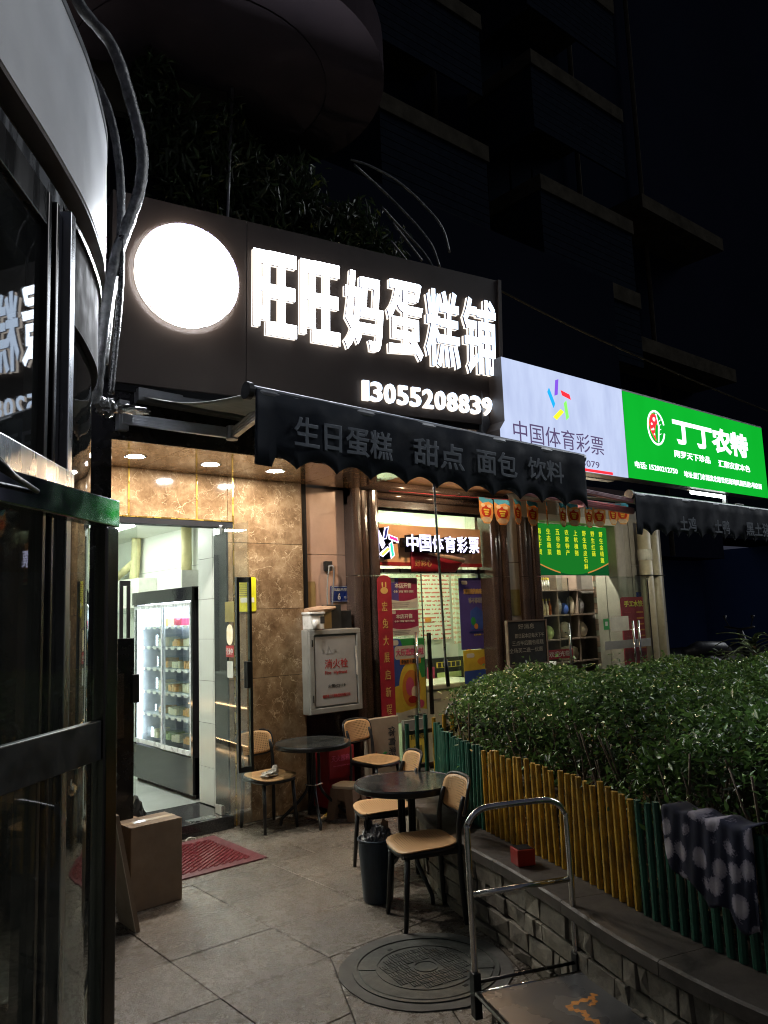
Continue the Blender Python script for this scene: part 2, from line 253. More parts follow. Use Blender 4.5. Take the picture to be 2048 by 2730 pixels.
emit('ceiling_light', (.90, 1, .88), 18); emit('bulb_warm', (1, .80, .52), 560); emit('bulb_pale', (1, .93, .74), 420); emit('bulb_orange', (1, .68, .40), 800); emit('farm_light', (1, .93, .78), 230); emit('led_tube', (.80, .90, 1), 14); emit('lottery_light', (.88, 1, .68), 42); emit('warm_strip', (1, .62, .30), 9); emit('tube_inner', (.75, .88, 1), 14); emit('tube_light', (.85, .95, .9), 12); emit('warm_window', (.8, .25, .08), .35); emit('spark', (1, .8, .4), 1.2)
emit('menu_green', (.010, .17, .018), .5); emit('menu_dark', (.006, .08, .02), .4); emit('menu_orange', (.5, .22, .05), .5); emit('menu_yellow', (.42, .48, .015), .75)
glass('clear_glass', dirt=.006); glass('door_glass', (.90, .93, .91), .9, dirt=.012); glass('near_glass', (.62, .66, .66), 1.0, dirt=.010); glass('stile_glass', (.80, .82, .79), .6, dirt=.006); glass('lott_glass', (.9, .94, .9), .7, dirt=.012)

# ------------------------------------------------------------ mesh helpers
class B:
    """collects shapes, then links them as ONE mesh object"""
    def __init__(s): s.v = []; s.f = []
    def add(s, vs, fs):
        o = len(s.v); s.v += [tuple(v) for v in vs]; s.f += [tuple(i+o for i in f) for f in fs]; return s
    def box(s, x0, x1, y0, y1, z0, z1, m=None):
        vs = [(x, y, z) for z in (z0, z1) for y in (y0, y1) for x in (x0, x1)]
        if m is not None: vs = [m @ Vector(v) for v in vs]
        return s.add(vs, [(0, 2, 3, 1), (4, 5, 7, 6), (0, 1, 5, 4), (2, 6, 7, 3), (0, 4, 6, 2), (1, 3, 7, 5)])
    def prism(s, poly, z0, z1, m=None):
        n = len(poly); vs = [(x, y, z0) for x, y in poly] + [(x, y, z1) for x, y in poly]
        if m is not None: vs = [m @ Vector(v) for v in vs]
        return s.add(vs, [tuple(range(n-1, -1, -1)), tuple(range(n, 2*n))] + [(i, (i+1) % n, n+(i+1) % n, n+i) for i in range(n)])
    def tube(s, pts, r, n=10, cap=True):
        pts = [Vector(p) for p in pts]; k = len(pts); rs = r if isinstance(r, (list, tuple)) else [r]*k
        vs = []; up = None
        for i, p in enumerate(pts):
            d = (pts[min(i+1, k-1)] - pts[max(i-1, 0)]).normalized()
            if up is None: up = d.orthogonal().normalized()
            up = (up - d*up.dot(d)); up = up.normalized() if up.length > 1e-6 else d.orthogonal().normalized()
            w = d.cross(up)
            vs += [p + rs[i]*(cos(2*pi*j/n)*up + sin(2*pi*j/n)*w) for j in range(n)]
        fs = [(i*n+j, i*n+(j+1) % n, (i+1)*n+(j+1) % n, (i+1)*n+j) for i in range(k-1) for j in range(n)]
        if cap: fs += [tuple(range(n-1, -1, -1)), tuple(range((k-1)*n, k*n))]
        return s.add(vs, fs)
    def lathe(s, prof, n=32, c=(0, 0), cap=False):
        vs = [(c[0]+r*cos(2*pi*j/n), c[1]+r*sin(2*pi*j/n), z) for r, z in prof for j in range(n)]
        k = len(prof); fs = [(i*n+j, i*n+(j+1) % n, (i+1)*n+(j+1) % n, (i+1)*n+j) for i in range(k-1) for j in range(n)]
        if cap: fs += [tuple(range(n-1, -1, -1)), tuple(range((k-1)*n, k*n))]
        return s.add(vs, fs)
    def obj(s, name, mat, parent=None, smooth=False, bevel=0, org=None, attr=None):
        me = bpy.data.meshes.new(name)
        vs = s.v if org is None else [tuple(Vector(v)-Vector(org)) for v in s.v]
        me.from_pydata(vs, [], s.f); me.materials.append(MAT[mat] if isinstance(mat, str) else mat)
        if smooth: me.polygons.foreach_set('use_smooth', [True]*len(me.polygons))
        me.update()
        if isinstance(mat, str) and mat.endswith('glass'):
            bm = bmesh.new(); bm.from_mesh(me); bmesh.ops.recalc_face_normals(bm, faces=bm.faces[:]); bm.to_mesh(me); bm.free()
        o = bpy.data.objects.new(name, me); COL.objects.link(o)
        if org is not None: o.location = org
        if parent is not None: o.parent = parent
        if bevel:
            b = o.modifiers.new('bevel', 'BEVEL'); b.width = bevel; b.segments = 2; b.limit_method = 'ANGLE'; b.angle_limit = rad(40)
        return o
def thing(name, label, cat, loc=(0, 0, 0), rz=0, rx=0, group=None):
    o = bpy.data.objects.new(name, None); COL.objects.link(o); o.location = loc; o.rotation_euler = (rx, 0, rz); o.empty_display_size = .1
    o['label'] = label; o['category'] = cat
    if group: o['group'] = group
    return o
def tag(o, label, cat, group=None):
    o['label'] = label; o['category'] = cat
    if group: o['group'] = group
    return o
def kind(o, k): o['kind'] = k; return o
def rrect(w, h, r, n=5, cx=0, cy=0):
    pts = []
    for (sx, sy, a0) in ((1, -1, -90), (1, 1, 0), (-1, 1, 90), (-1, -1, 180)):
        for i in range(n+1):
            a = rad(a0 + 90*i/n); pts.append((cx + sx*(w/2-r) + r*cos(a), cy + sy*(h/2-r) + r*sin(a)))
    return pts
TXT = {}
def text(body, x0, x1, z0, z1, y, mat, parent=None, name='lettering', ext=.002, bold=0, rz=0, face='front', res=3, sp=1.0, org=None):
    """raised or printed lettering fitted into a rectangle; face front looks towards -Y"""
    bold = max(bold, 0); key = (body, bold, res, sp)
    if key not in TXT:
        c = bpy.data.curves.new('lettering', 'FONT'); c.body = body; c.resolution_u = res; c.space_character = sp; c.space_line = 1.05
        c.extrude = .3; c.bevel_depth = bold; c.bevel_resolution = 0
        o = bpy.data.objects.new('lettering', c); COL.objects.link(o)
        dg = bpy.context.evaluated_depsgraph_get(); me = bpy.data.meshes.new_from_object(o.evaluated_get(dg))
        bpy.data.objects.remove(o); bpy.data.curves.remove(c)
        bm = bmesh.new(); bm.from_mesh(me); bpy.data.meshes.remove(me)
        bmesh.ops.remove_doubles(bm, verts=bm.verts, dist=1e-4); bmesh.ops.recalc_face_normals(bm, faces=bm.faces[:])
        TXT[key] = bm
    bm = TXT[key].copy()
    xs = [v.co.x for v in bm.verts]; ys = [v.co.y for v in bm.verts]; zs = [v.co.z for v in bm.verts]
    ax, bx, ay, by, az, bz_ = min(xs), max(xs), min(ys), max(ys), min(zs), max(zs)
    for v in bm.verts:
        v.co = Vector(((v.co.x-ax)/max(1e-6, bx-ax)*(x1-x0), -(v.co.z-az)/(bz_-az)*ext, (v.co.y-ay)/max(1e-6, by-ay)*(z1-z0)))
    me = bpy.data.meshes.new(name); bm.to_mesh(me); bm.free(); me.materials.append(MAT[mat])
    o = bpy.data.objects.new(name, me); COL.objects.link(o)
    if face == 'front': o.location = (x0, y, z0)
    if rz: o.rotation_euler = (0, 0, rz)
    if parent is not None: o.parent = parent
    return o
def bez(pts, n=8):
    """Catmull-Rom through the points"""
    P = [Vector(p) for p in pts]; P = [2*P[0]-P[1]] + P + [2*P[-1]-P[-2]]; out = []
    for i in range(1, len(P)-2):
        for k in range(n):
            t = k/n; a, b, c, d = P[i-1], P[i], P[i+1], P[i+2]
            out.append(.5*((2*b) + (c-a)*t + (2*a-5*b+4*c-d)*t*t + (3*b-a-3*c+d)*t**3))
    out.append(P[-2]); return out
def dup(root, loc, rz, label):
    r = root.copy(); COL.objects.link(r); r.location = loc; r.rotation_euler = (0, 0, rz); r['label'] = label
    for ch in list(root.children):
        c = ch.copy(); COL.objects.link(c); c.parent = r
        for g in ch.children:
            d = g.copy(); COL.objects.link(d); d.parent = c
    return r
def wobj(b, name, mat, T, **k):
    """part given in world coordinates, parented to an unrotated thing"""
    o = b.obj(name, mat, T, **k); o.location = Vector(o.location) - Vector(T.location); return o
def wtext(T, *a, **k):
    o = text(*a, parent=T, **k); o.location = Vector(o.location) - Vector(T.location); return o

# ------------------------------------------------------------ ground and paving
g = kind(B().box(-40, 80, -40, 80, -.30, -.034).obj('ground', 'mortar'), 'structure')
def clip(poly, a, b, c):       # keep a*x+b*y<=c
    out = []
    for i in range(len(poly)):
        p, q = poly[i], poly[(i+1) % len(poly)]; dp = a*p[0]+b*p[1]-c; dq = a*q[0]+b*q[1]-c
        if dp <= 0: out.append(p)
        if dp*dq < 0:
            t = dp/(dp-dq); out.append((p[0]+t*(q[0]-p[0]), p[1]+t*(q[1]-p[1])))
    return out
pav = kind(B().box(-3, 12, -1.5, 5.74, -.033, -.020).obj('pavement', 'mortar'), 'structure')
def tile(poly, gap=.003):
    if len(poly) < 3: return
    cx = sum(p[0] for p in poly)/len(poly); cy = sum(p[1] for p in poly)/len(poly)
    area = abs(sum(poly[i][0]*poly[(i+1) % len(poly)][1]-poly[(i+1) % len(poly)][0]*poly[i][1] for i in range(len(poly))))/2
    if area < .004: return
    q = []
    for x, y in poly:
        d = math.hypot(x-cx, y-cy) or 1; k = 1-gap*1.3/d; q.append((cx+(x-cx)*k, cy+(y-cy)*k))
    dz = random.uniform(-.0012, .0012)
    b = B(); b.prism([(x-cx, y-cy) for x, y in q], -.018, 0)
    b.obj('paving_tile', 'paving_stone', pav, bevel=.002).location = (cx, cy, dz)
# seam where two laying directions meet runs through (2.30,3.27) and (1.95,2.58)
sa, sb = 3.27-2.58, -(2.30-1.95); sc_ = sa*2.30+sb*3.27
MC = (2.53, 2.84)
def cutround(p):
    return p
ys = [4.70, 4.235, 3.76, 3.255, 2.76, 2.26, 1.76, 1.26, .76, .26]
xs = [2.285+.572*i for i in range(-7, 5)]
for i in range(len(ys)-1):
    for j in range(len(xs)-1):
        off = 0
        po = [(xs[j]+off, ys[i+1]), (xs[j+1]+off, ys[i+1]), (xs[j+1]+off, ys[i]), (xs[j]+off, ys[i])]
        if ys[i] > 3.3: tile(po); continue
        tile(clip(po, sa, sb, sc_))
ang = math.atan2(3.27-2.58, 2.30-1.95)
for i in range(0, 5):
    for j in range(-5, 3):
        o0 = Vector((2.30, 3.27)); ex = Vector((cos(ang-pi/2), sin(ang-pi/2))); ey = Vector((cos(ang), sin(ang)))
        w, hgt = .40, .42
        po = [tuple(o0+ex*(i+a)*w+ey*(j+b)*hgt) for a, b in ((0, 0), (1, 0), (1, 1), (0, 1))]
        po = clip(po, 0, 1, 3.255); po = clip(po, -sa, -sb, -sc_)
        tile(po)
x = -.4
while x < 9:      # border strip under the awnings
    w = .62 if int(x*10) % 2 else .58
    tile([(x, 4.70), (x+w, 4.70), (x+w, 4.98), (x, 4.98)]); tile([(x+.3, 4.98), (x+w+.3, 4.98), (x+w+.3, 5.36), (x+.3, 5.36)]); tile([(x, 5.36), (x+w, 5.36), (x+w, 5.74), (x, 5.74)]); x += w
for i in range(len(xs)-1): pass

# manhole: concrete collar, iron ring, lid with basket-weave ribs
mh = thing('manhole_cover', 'round iron manhole cover with basket weave pattern beside the nearest chair', 'manhole cover', (MC[0], MC[1], 0))
cm = [(.395*cos(a)*random.uniform(.985, 1.015), .395*sin(a)*random.uniform(.985, 1.015)) for a in [2*pi*i/40 for i in range(40)]]
B().prism(cm, .0005, .006).obj('collar', 'concrete', mh)
B().lathe([(.315, .004), (.315, .011), (.335, .011), (.335, .004)], 56).obj('ring', 'iron', mh, smooth=False)
B().lathe([(0, .0095), (.303, .0095), (.309, .004)], 56).obj('lid', 'iron', mh)
ribs = B(); rz_ = Matrix.Rotation(rad(-12), 4, 'Z')
for i in range(-5, 6):
    for j in range(-5, 6):
        cx, cy = i*.042, j*.042
        if math.hypot(cx, cy) > .205 or math.hypot(cx, cy) < .06: continue
        for k in (-1, 0, 1):
            if (i+j) % 2: ribs.box(cx-.018, cx+.018, cy+k*.013-.004, cy+k*.013+.004, .0095, .0135, rz_)
            else: ribs.box(cx+k*.013-.004, cx+k*.013+.004, cy-.018, cy+.018, .0095, .0135, rz_)
ribs.lathe([(.222, .0095), (.222, .013), (.228, .013), (.228, .0095)], 48).lathe([(.05, .0095), (.05, .013), (.056, .013), (.056, .0095)], 24)
kind(ribs.obj('tread_ribs', 'iron', mh), 'stuff')
lb = B()
for a in (0, 180):
    m = Matrix.Rotation(rad(a+138), 4, 'Z'); B().prism(rrect(.085, .06, .012, cx=.265), .0095, .0125, m).obj('boss', 'iron', mh)
B().box(-.012, .012, -.262, -.245, .0095, .0105).obj('lift_slot', 'black_paint', mh); B().box(-.012, .012, .245, .262, .0095, .0105).obj('lift_slot', 'black_paint', mh)

# ------------------------------------------------------------ bakery front
bk = thing('bakery_building', 'bakery shop front of brown veined marble with gold strips and ceiling spots', 'building', (2.6, 5.75, 0))
def panels(T, mat, xs_, zs, y0, y1, name='marble_panel', gap=.0018, skip=None):
    for i in range(len(xs_)-1):
        for j in range(len(zs)-1):
            if skip and skip(xs_[i], xs_[i+1], zs[j], zs[j+1]): continue
            o = B().box(xs_[i]+gap, xs_[i+1]-gap, y0, y1, zs[j]+gap, zs[j+1]-gap).obj(name, mat, T, bevel=.0012); o.location = -Vector(T.location)
# wall right of the door, panel above the door
panels(bk, 'brown_marble', [3.130, 3.174], [0, .57, 1.13, 1.70, 2.25, 2.81], 5.75, 5.80)
panels(bk, 'brown_marble', [3.186, 3.862], [0, .57, 1.13, 1.698, 2.253, 2.81], 5.75, 5.80)
for a, b_ in ((1.72, 2.283), (2.295, 2.846), (2.858, 3.129)): panels(bk, 'brown_marble', [a, b_], [2.43, 2.81], 5.75, 5.80)
for x in (2.289, 2.852, 3.180):
    wobj(B().box(x-.006, x+.006, 5.7475, 5.80, 2.43 if x < 3 else 0, 2.80), 'gold_strip', 'gold', bk)
wobj(B().box(3.13, 3.95, 5.80, 6.0, 0, 2.95).box(1.6, 3.13, 5.80, 6.0, 2.44, 2.95).box(1.6, 1.80, 5.80, 6.0, 0, 2.44), 'wall_core', 'black_paint', bk)
wobj(B().box(3.862, 3.868, 5.752, 5.90, 0, 2.80), 'panel_edge', 'brown_marble', bk)
wobj(B().box(1.80, 3.172, 5.742, 5.86, 2.375, 2.425), 'door_lintel', 'black_paint', bk)
wobj(B().box(1.80, 3.172, 5.738, 5.7415, 2.421, 2.429), 'gold_edge', 'gold', bk)
wobj(B().box(3.112, 3.128, 5.75, 5.86, .1, 2.375), 'door_jamb', 'black_paint', bk)
wobj(B().box(1.8, 3.128, 5.695, 6.33, .0, .098), 'threshold', 'dark_granite', bk, bevel=.004)
wobj(B().box(2.78, 3.0, 5.73, 5.83, .0985, .101), 'floor_spring_plate', 'steel', bk)
panels(bk, 'brown_marble', [1.60, 2.40, 3.20, 4.30], [0, 1], 0, 1, skip=lambda *a: True)
for a, b_ in ((1.60, 2.36), (2.363, 3.10), (3.103, 3.87), (3.873, 4.45)):
    wobj(B().box(a, b_, 4.925, 5.75, 2.802, 2.83), 'ceiling_panel', 'brown_marble', bk, bevel=.001)
wobj(B().box(1.60, 4.60, 4.90, 4.925, 2.802, 3.20), 'header_band', 'pillar_black', bk)
wobj(B().box(1.58, 1.835, 4.895, 5.15, 0, 4.4), 'corner_pillar', 'pillar_black', bk, bevel=.004)
wobj(B().box(1.60, 4.60, 4.93, 5.75, 2.84, 3.2), 'header_core', 'black_paint', bk)
wobj(B().box(1.60, 1.80, 5.15, 5.75, 0, 2.80), 'side_wall', 'brown_marble', bk); wobj(B().box(-1.5, 1.578, 4.92, 5.02, 0, 3.2), 'front_wall', 'pillar_black', bk)
for x in (1.58, 2.172, 2.764, 3.341):
    f = wobj(B().lathe([(.078, 2.7995), (.078, 2.802), (.058, 2.802), (.058, 2.7995)], 32, (x, 5.338)), 'downlight_rim', 'alu', bk)
    wobj(B().lathe([(0, 2.7985), (.060, 2.7985), (.060, 2.8015)], 32, (x, 5.338)), 'downlight', 'lamp_disc', bk)
# shop room
wobj(B().box(1.3, 3.75, 6.33, 11, .04, .099), 'shop_floor', 'shop_floor', bk)
def wallbox(T, x0, x1, y0, y1, z0, z1, mat, name='wall'): return wobj(B().box(x0, x1, y0, y1, z0, z1), name, mat, T)
wallbox(bk, 3.72, 3.80, 6.0, 11, 0, 3.0, 'shop_white', 'inner_wall'); wallbox(bk, 1.2, 3.8, 10.9, 11, 0, 3.0, 'shop_white', 'back_wall'); wallbox(bk, .9, 1.0, 5.9, 11, 0, 3.0, 'shop_white', 'inner_wall')
wallbox(bk, .9, 3.8, 5.87, 11, 2.62, 2.70, 'shop_white', 'inner_ceiling')
for z in (.65, 1.2, 1.75, 2.2): wobj(B().box(3.716, 3.7195, 6.4, 10.9, z, z+.004), 'tile_joint', 'alu', bk)
# tiled inner pier beside the entrance
k = 0
for y0, y1 in ((5.862, 6.06), (6.064, 6.33)):
    for z0, z1 in ((.1, .40), (.403, .76), (.763, 1.11), (1.113, 1.46), (1.463, 1.80), (1.803, 2.15), (2.153, 2.62)):
        wobj(B().box(3.150, 3.165, y0, y1-.002, z0, z1), 'wall_tile', 'white_tile', bk, bevel=.001)
wallbox(bk, 3.1655, 3.72, 5.87, 6.33, .1, 2.62, 'mortar', 'pier_core')
for (x, y, l) in ((2.1, 7.2, 1.2), (2.1, 9.2, 1.2), (3.0, 8.2, 1.2)):
    wobj(B().box(x-.09, x+.09, y-l/2, y+l/2, 2.59, 2.619), 'ceiling_light', 'ceiling_light', bk)
for (x, y) in ((2.25, 6.35), (2.75, 6.5), (2.5, 7.1), (2.9, 7.7)):
    wobj(B().lathe([(0, 2.612), (.07, 2.612), (.07, 2.619)], 24, (x, y)), 'spot', 'spot_dim', bk)
wallbox(bk, 3.50, 3.72, 8.50, 9.25, 1.80, 2.13, 'box_white', 'duct_box'); wallbox(bk, 3.50, 3.72, 7.40, 7.80, 1.80, 2.14, 'box_white', 'duct_box')
wobj(B().tube(bez([(3.64, 8.9, 2.62), (3.64, 8.92, 2.4), (3.62, 8.92, 2.13)]), .055, 12), 'duct_pipe', 'yellow_duct', bk, smooth=True)
wobj(B().tube([(3.62, 8.9, 2.34), (3.60, 9.6, 2.13)], .045, 12), 'duct_pipe', 'yellow_duct', bk, smooth=True)
wobj(B().tube([(3.64, 7.58, 2.62), (3.64, 7.58, 2.13)], .055, 12), 'duct_pipe', 'yellow_duct', bk, smooth=True)
ct = thing('shop_counter', 'pale shop counter with warm light strips mirrored in the fridge base', 'counter', (1.6, 8.0, .1))
wobj(B().box(1.15, 1.75, 6.8, 9.4, .18, .95), 'body', 'shop_white', ct, bevel=.01); wobj(B().box(1.12, 1.80, 6.78, 9.42, .95, .98), 'top', 'poster_white', ct); wobj(B().box(1.15, 1.70, 6.8, 9.4, .1, .16), 'plinth', 'black_paint', ct)
wobj(B().box(1.70, 1.72, 6.85, 9.35, .162, .178), 'light_strip', 'warm_strip', ct); wobj(B().box(1.752, 1.76, 6.85, 9.35, .60, .615), 'light_strip', 'warm_strip', ct)
# glass door leaves
dl = thing('glass_door', 'right leaf of the bakery glass door, swung open, with long black pull handle', 'door', (3.068, 5.86, .1), math.atan2(5.27-5.86, 3.035-3.068))
B().box(0, .60, -.006, .006, .015, 2.27).obj('glass_pane', 'door_glass', dl)
B().box(-.01, .12, -.012, .012, 0, .07).obj('patch_fitting', 'steel', dl, bevel=.002); B().box(-.01, .12, -.012, .012, 2.215, 2.29).obj('patch_fitting', 'steel', dl, bevel=.002)
hb = B()
for s_ in (-1, 1):
    hb.box(.492, .528, s_*.052-.011, s_*.052+.011, .38, 1.84)
hb.box(.498, .522, -.052, .052, .38, .42).box(.498, .522, -.052, .052, 1.80, 1.84)
hb.obj('handle', 'black_metal', dl, bevel=.002)
B().box(.545, .605, -.02, .02, 1.0, 1.20).obj('lock_case', 'black_metal', dl, bevel=.004)
B().prism(rrect(.10, .13, .012), 0, .001, Matrix.Translation((.28, -.0075, 1.13)) @ Matrix.Rotation(pi/2, 4, 'X')).obj('notice', 'poster_white', dl)
st = B().prism(rrect(.14, .09, .008), 0, .001, Matrix.Translation((.28, -.0075, 1.27)) @ Matrix.Rotation(pi/2, 4, 'X')).obj('sticker', 'print_red', dl)
t_ = text('营业中', .225, .335, 1.245, 1.295, -.009, 'print_white', dl)
B().prism(rrect(.11, .16, .05), 0, .001, Matrix.Translation((.28, -.0075, 1.40)) @ Matrix.Rotation(pi/2, 4, 'X')).obj('sticker', 'cream', dl)
B().box(.20, .36, -.008, -.007, 1.50, 1.66).obj('sticker', 'olive_paper', dl)
d2 = thing('glass_door', 'closed left leaf of the bakery glass door, half hidden by a dark panel', 'door', (1.80, 5.86, .1), 0)
B().box(0, .60, -.006, .006, .015, 2.27).obj('glass_pane', 'door_glass', d2)
B().box(.45, .53, -.055, -.035, .38, .42).box(.45, .53, -.055, -.035, 1.80, 1.84).box(.45, .475, -.055, -.035, .42, 1.8).box(.505, .53, -.055, -.035, .42, 1.8).box(.47, .49, -.035, 0, .39, .41).box(.47, .49, -.035, 0, 1.81, 1.83).obj('handle', 'black_metal', d2, bevel=.002)
# dark standing panel in front of the left leaf
pn = thing('standing_panel', 'dark brown standing panel with a black latch between the door stile and the bakery entrance', 'panel', (1.85, 4.98, 0))
wobj(B().box(1.63, 2.02, 4.965, 4.995, .0, 1.52), 'board', 'pillar_black', pn, bevel=.003); wobj(B().box(2.0, 2.05, 4.945, 5.01, 1.11, 1.29), 'latch', 'black_plastic', pn, bevel=.006)
wobj(B().box(1.70, 1.95, 4.955, 4.965, .9, 1.3), 'recess', 'brown_granite', pn)

# ------------------------------------------------------------ refrigerated cake cabinet
fr = thing('cake_fridge', 'tall black display fridge with two lit sliding glass doors full of cakes', 'fridge', (3.4, 7.1, .1))
X0, Y0, Y1 = 3.126, 6.405, 7.75
wobj(B().box(X0+.02, 3.70, Y0, Y0+.05, .14, 1.92).box(X0+.02, 3.70, Y1-.05, Y1, .14, 1.92).box(3.66, 3.70, Y0, Y1, .14, 1.92).box(X0, 3.70, Y0, Y1, 1.80, 1.925).box(X0, 3.66, Y0, Y1, .14, .452), 'case', 'fridge_black', fr, bevel=.004)
wobj(B().box(X0+.05, 3.66, Y0+.04, Y1-.04, .10, .14), 'plinth', 'black_paint', fr)
wobj(B().box(X0, X0+.02, Y0, Y0+.03, .452, 1.80), 'corner_trim', 'fridge_black', fr)
wobj(B().box(3.645, 3.659, Y0+.05, Y1-.05, .452, 1.80).box(X0+.03, 3.645, Y1-.064, Y1-.051, .452, 1.80), 'lining', 'fridge_lining', fr)
for a, b_, dx in ((Y0+.03, Y0+.66, .0), (Y0+.62, Y1-.01, .018)):
    d = wobj(B().box(X0+dx+.001, X0+dx+.016, a, a+.032, .462, 1.79).box(X0+dx+.001, X0+dx+.016, b_-.032, b_, .462, 1.79).box(X0+dx+.001, X0+dx+.016, a+.032, b_-.032, .462, .505).box(X0+dx+.001, X0+dx+.016, a+.032, b_-.032, 1.755, 1.79), 'sliding_door', 'fridge_frame', fr, bevel=.002)
    B().box(X0+dx+.007, X0+dx+.010, a+.032, b_-.032, .505, 1.755).obj('pane', 'clear_glass', d)
for y in (Y0+.055, Y1-.105):
    wobj(B().box(X0+.045, X0+.06, y, y+.014, .50, 1.76), 'led_tube', 'led_tube', fr)
wobj(B().box(X0+.1, 3.6, Y0+.08, Y1-.1, 1.785, 1.795), 'led_tube', 'led_tube', fr)
shz = [.50, .745, .96, 1.18, 1.385, 1.58]
for z in shz[1:]:
    s_ = wobj(B().box(X0+.075, 3.62, Y0+.06, Y1-.07, z-.009, z), 'shelf', 'shelf_white', fr)
    e = B()
    for i in range(9): e.box(X0+.066, X0+.070, Y0+.10+i*.135, Y0+.175+i*.135, z-.022, z+.006)
    kind(e.obj('price_tag', 'print_white', s_), 'stuff')
cakes = ['tray of golden buns', 'clear box of sliced sponge cake', 'cream cake slice in a plastic box', 'orange and cream dessert box', 'pale yellow roll in a clear box', 'pink topped cream cake']
mats = ['cake', 'cream', 'cake', 'fruit', 'cream', 'pale_green', 'tea']
wh = ['bottom', 'second lowest', 'third lowest', 'fourth lowest', 'fifth lowest', 'top']
def cakebox(si, y, w, d, hh, fill, lid=True, k=0, last=False):
    z = shz[si]+.001; x = X0+.11+random.random()*.03
    nm = {'cake': 'golden sponge', 'cream': 'cream coloured', 'fruit': 'pink fruit', 'pale_green': 'pale green', 'tea': 'amber'}[fill]
    t = thing('cake_box', ('%s box of %s pastry from the near side, %s fridge shelf' % (('nearest', 'second', 'third', 'fourth', 'fifth')[k], nm, wh[si])), 'cake box', (x, y, z), 0, group='boxed pastries in the lit fridge')
    b = B()
    n = max(2, int(w/.045))
    for i in range(n):
        cx = .012+i*(w-.03)/n; b.prism(rrect((w-.03)/n*.92, d*.8, .012, 3, 0, 0), .004, hh*random.uniform(.55, .85), Matrix.Translation((d/2, cx+.012, 0)) @ Matrix.Rotation(pi/2, 4, 'Z'))
    b.obj('pastry', fill, t, bevel=.004)
    if lid: B().box(0, d, 0, w, 0, hh).obj('clear_box', 'clear_glass', t)
random.seed(5)
for si, row in enumerate(([(.1, 'cream'), (.32, 'cake'), (.56, 'cream'), (.8, 'pale_green'), (1.03, 'cream')], [(.1, 'cream'), (.36, 'cake'), (.62, 'cream'), (.88, 'cake')], [(.12, 'fruit'), (.36, 'cream'), (.62, 'cake'), (.9, 'cream')], [(.1, 'cake'), (.3, 'cake'), (.55, 'cream'), (.85, 'cake')], [(.30, 'cream'), (.58, 'cake'), (.9, 'cream')], [(.5, 'fruit'), (.85, 'cake')])):
    for k_, (y, m_) in enumerate(row):
        if si == 5: cakebox(si, Y0+y, .2, .2, .09, m_, k=k_)
        else: cakebox(si, Y0+y, .20, .2, random.uniform(.085, .125), m_, k=k_)
for i, (dy, hh) in enumerate(((.10, .17), (.185, .165))):
    t = thing('tea_jug', ('front' if i == 0 else 'rear') + ' amber drink jug standing on the fourth fridge shelf near its black side', 'jug', (X0+.16, Y0+dy, shz[4]+.001))
    B().lathe([(0, 0), (.034, 0), (.038, hh), (.030, hh+.002)], 20).obj('body', 'tea', t, smooth=True); B().lathe([(0, hh+.015), (.036, hh+.015), (.038, hh+.001)], 20).obj('lid', 'cream', t)
# ------------------------------------------------------------ bakery signboard (turned 9 degrees, leaning 3 degrees forward)
sg = thing('bakery_sign', 'dark brown bakery signboard with a glowing white disc and large lit white characters', 'sign', (1.9, 4.85, 3.176), rad(-9), rad(3))
B().box(-.10, .832, 0, .30, 0, 1.293).obj('sign_panel', 'sign_brown', sg, bevel=.002)
B().box(.838, 3.14, 0, .30, 0, 1.293).obj('sign_panel', 'sign_brown', sg, bevel=.002)
B().box(.832, .838, .006, .29, .01, 1.28).obj('panel_joint', 'black_paint', sg); B().box(3.14, 3.175, -.012, .30, -.04, 1.30).obj('end_trim', 'brown_soffit', sg)
B().box(-.14, 3.14, .03, .28, -.045, -.001).obj('bottom_frame', 'black_paint', sg)
mx = Matrix.Translation((.394, 0, .78)) @ Matrix.Rotation(pi/2, 4, 'X')
c_ = B().lathe([(0, .062), (.353, .062)], 96); c_.v = [tuple(mx @ Vector(v)) for v in c_.v]; c_.obj('round_lamp', 'circle_white', sg)
c_ = B().lathe([(0, .059), (.352, .059), (.352, .056), (0, .056)], 96); c_.v = [tuple(mx @ Vector(v)) for v in c_.v]; c_.obj('lamp_back', 'black_paint', sg)
c_ = B().lathe([(.361, .063), (.361, .046)], 96); c_.v = [tuple(mx @ Vector(v)) for v in c_.v]; c_.obj('lamp_rim', 'letter_rim', sg)
c_ = B().lathe([(.352, .046), (.352, .006)], 96); c_.v = [tuple(mx @ Vector(v)) for v in c_.v]; c_.obj('lamp_side', 'lamp_glow', sg)
for ch, x0, x1, z0, z1 in (('旺', .868, 1.205, .462, 1.085), ('旺', 1.236, 1.565, .462, 1.085), ('妈', 1.60, 1.945, .452, 1.08), ('蛋', 1.985, 2.320, .445, 1.08), ('糕', 2.350, 2.690, .425, 1.075), ('铺', 2.728, 3.070, .415, 1.070)):
    bo = {'旺': .034, '妈': .028, '蛋': .020, '糕': .017, '铺': .017}[ch]
    a = text(ch, x0, x1, z0, z1, -.050, 'letter_cool' if ch in '糕铺' else 'letter_mid' if ch in '蛋' else 'letter_white', sg, name='letter', ext=.002, bold=bo)
    b_ = text(ch, 0, x1-x0, 0, z1-z0, 0, 'letter_rim', a, name='letter_rim', ext=.020, bold=bo); b_.location = (-.0, .020, 0)
    d_ = text(ch, 0, x1-x0, 0, z1-z0, 0, 'letter_side', a, name='letter_side', ext=.030, bold=bo); d_.location = (0, .045, 0)
ws = (.040, .062)
x = 1.768
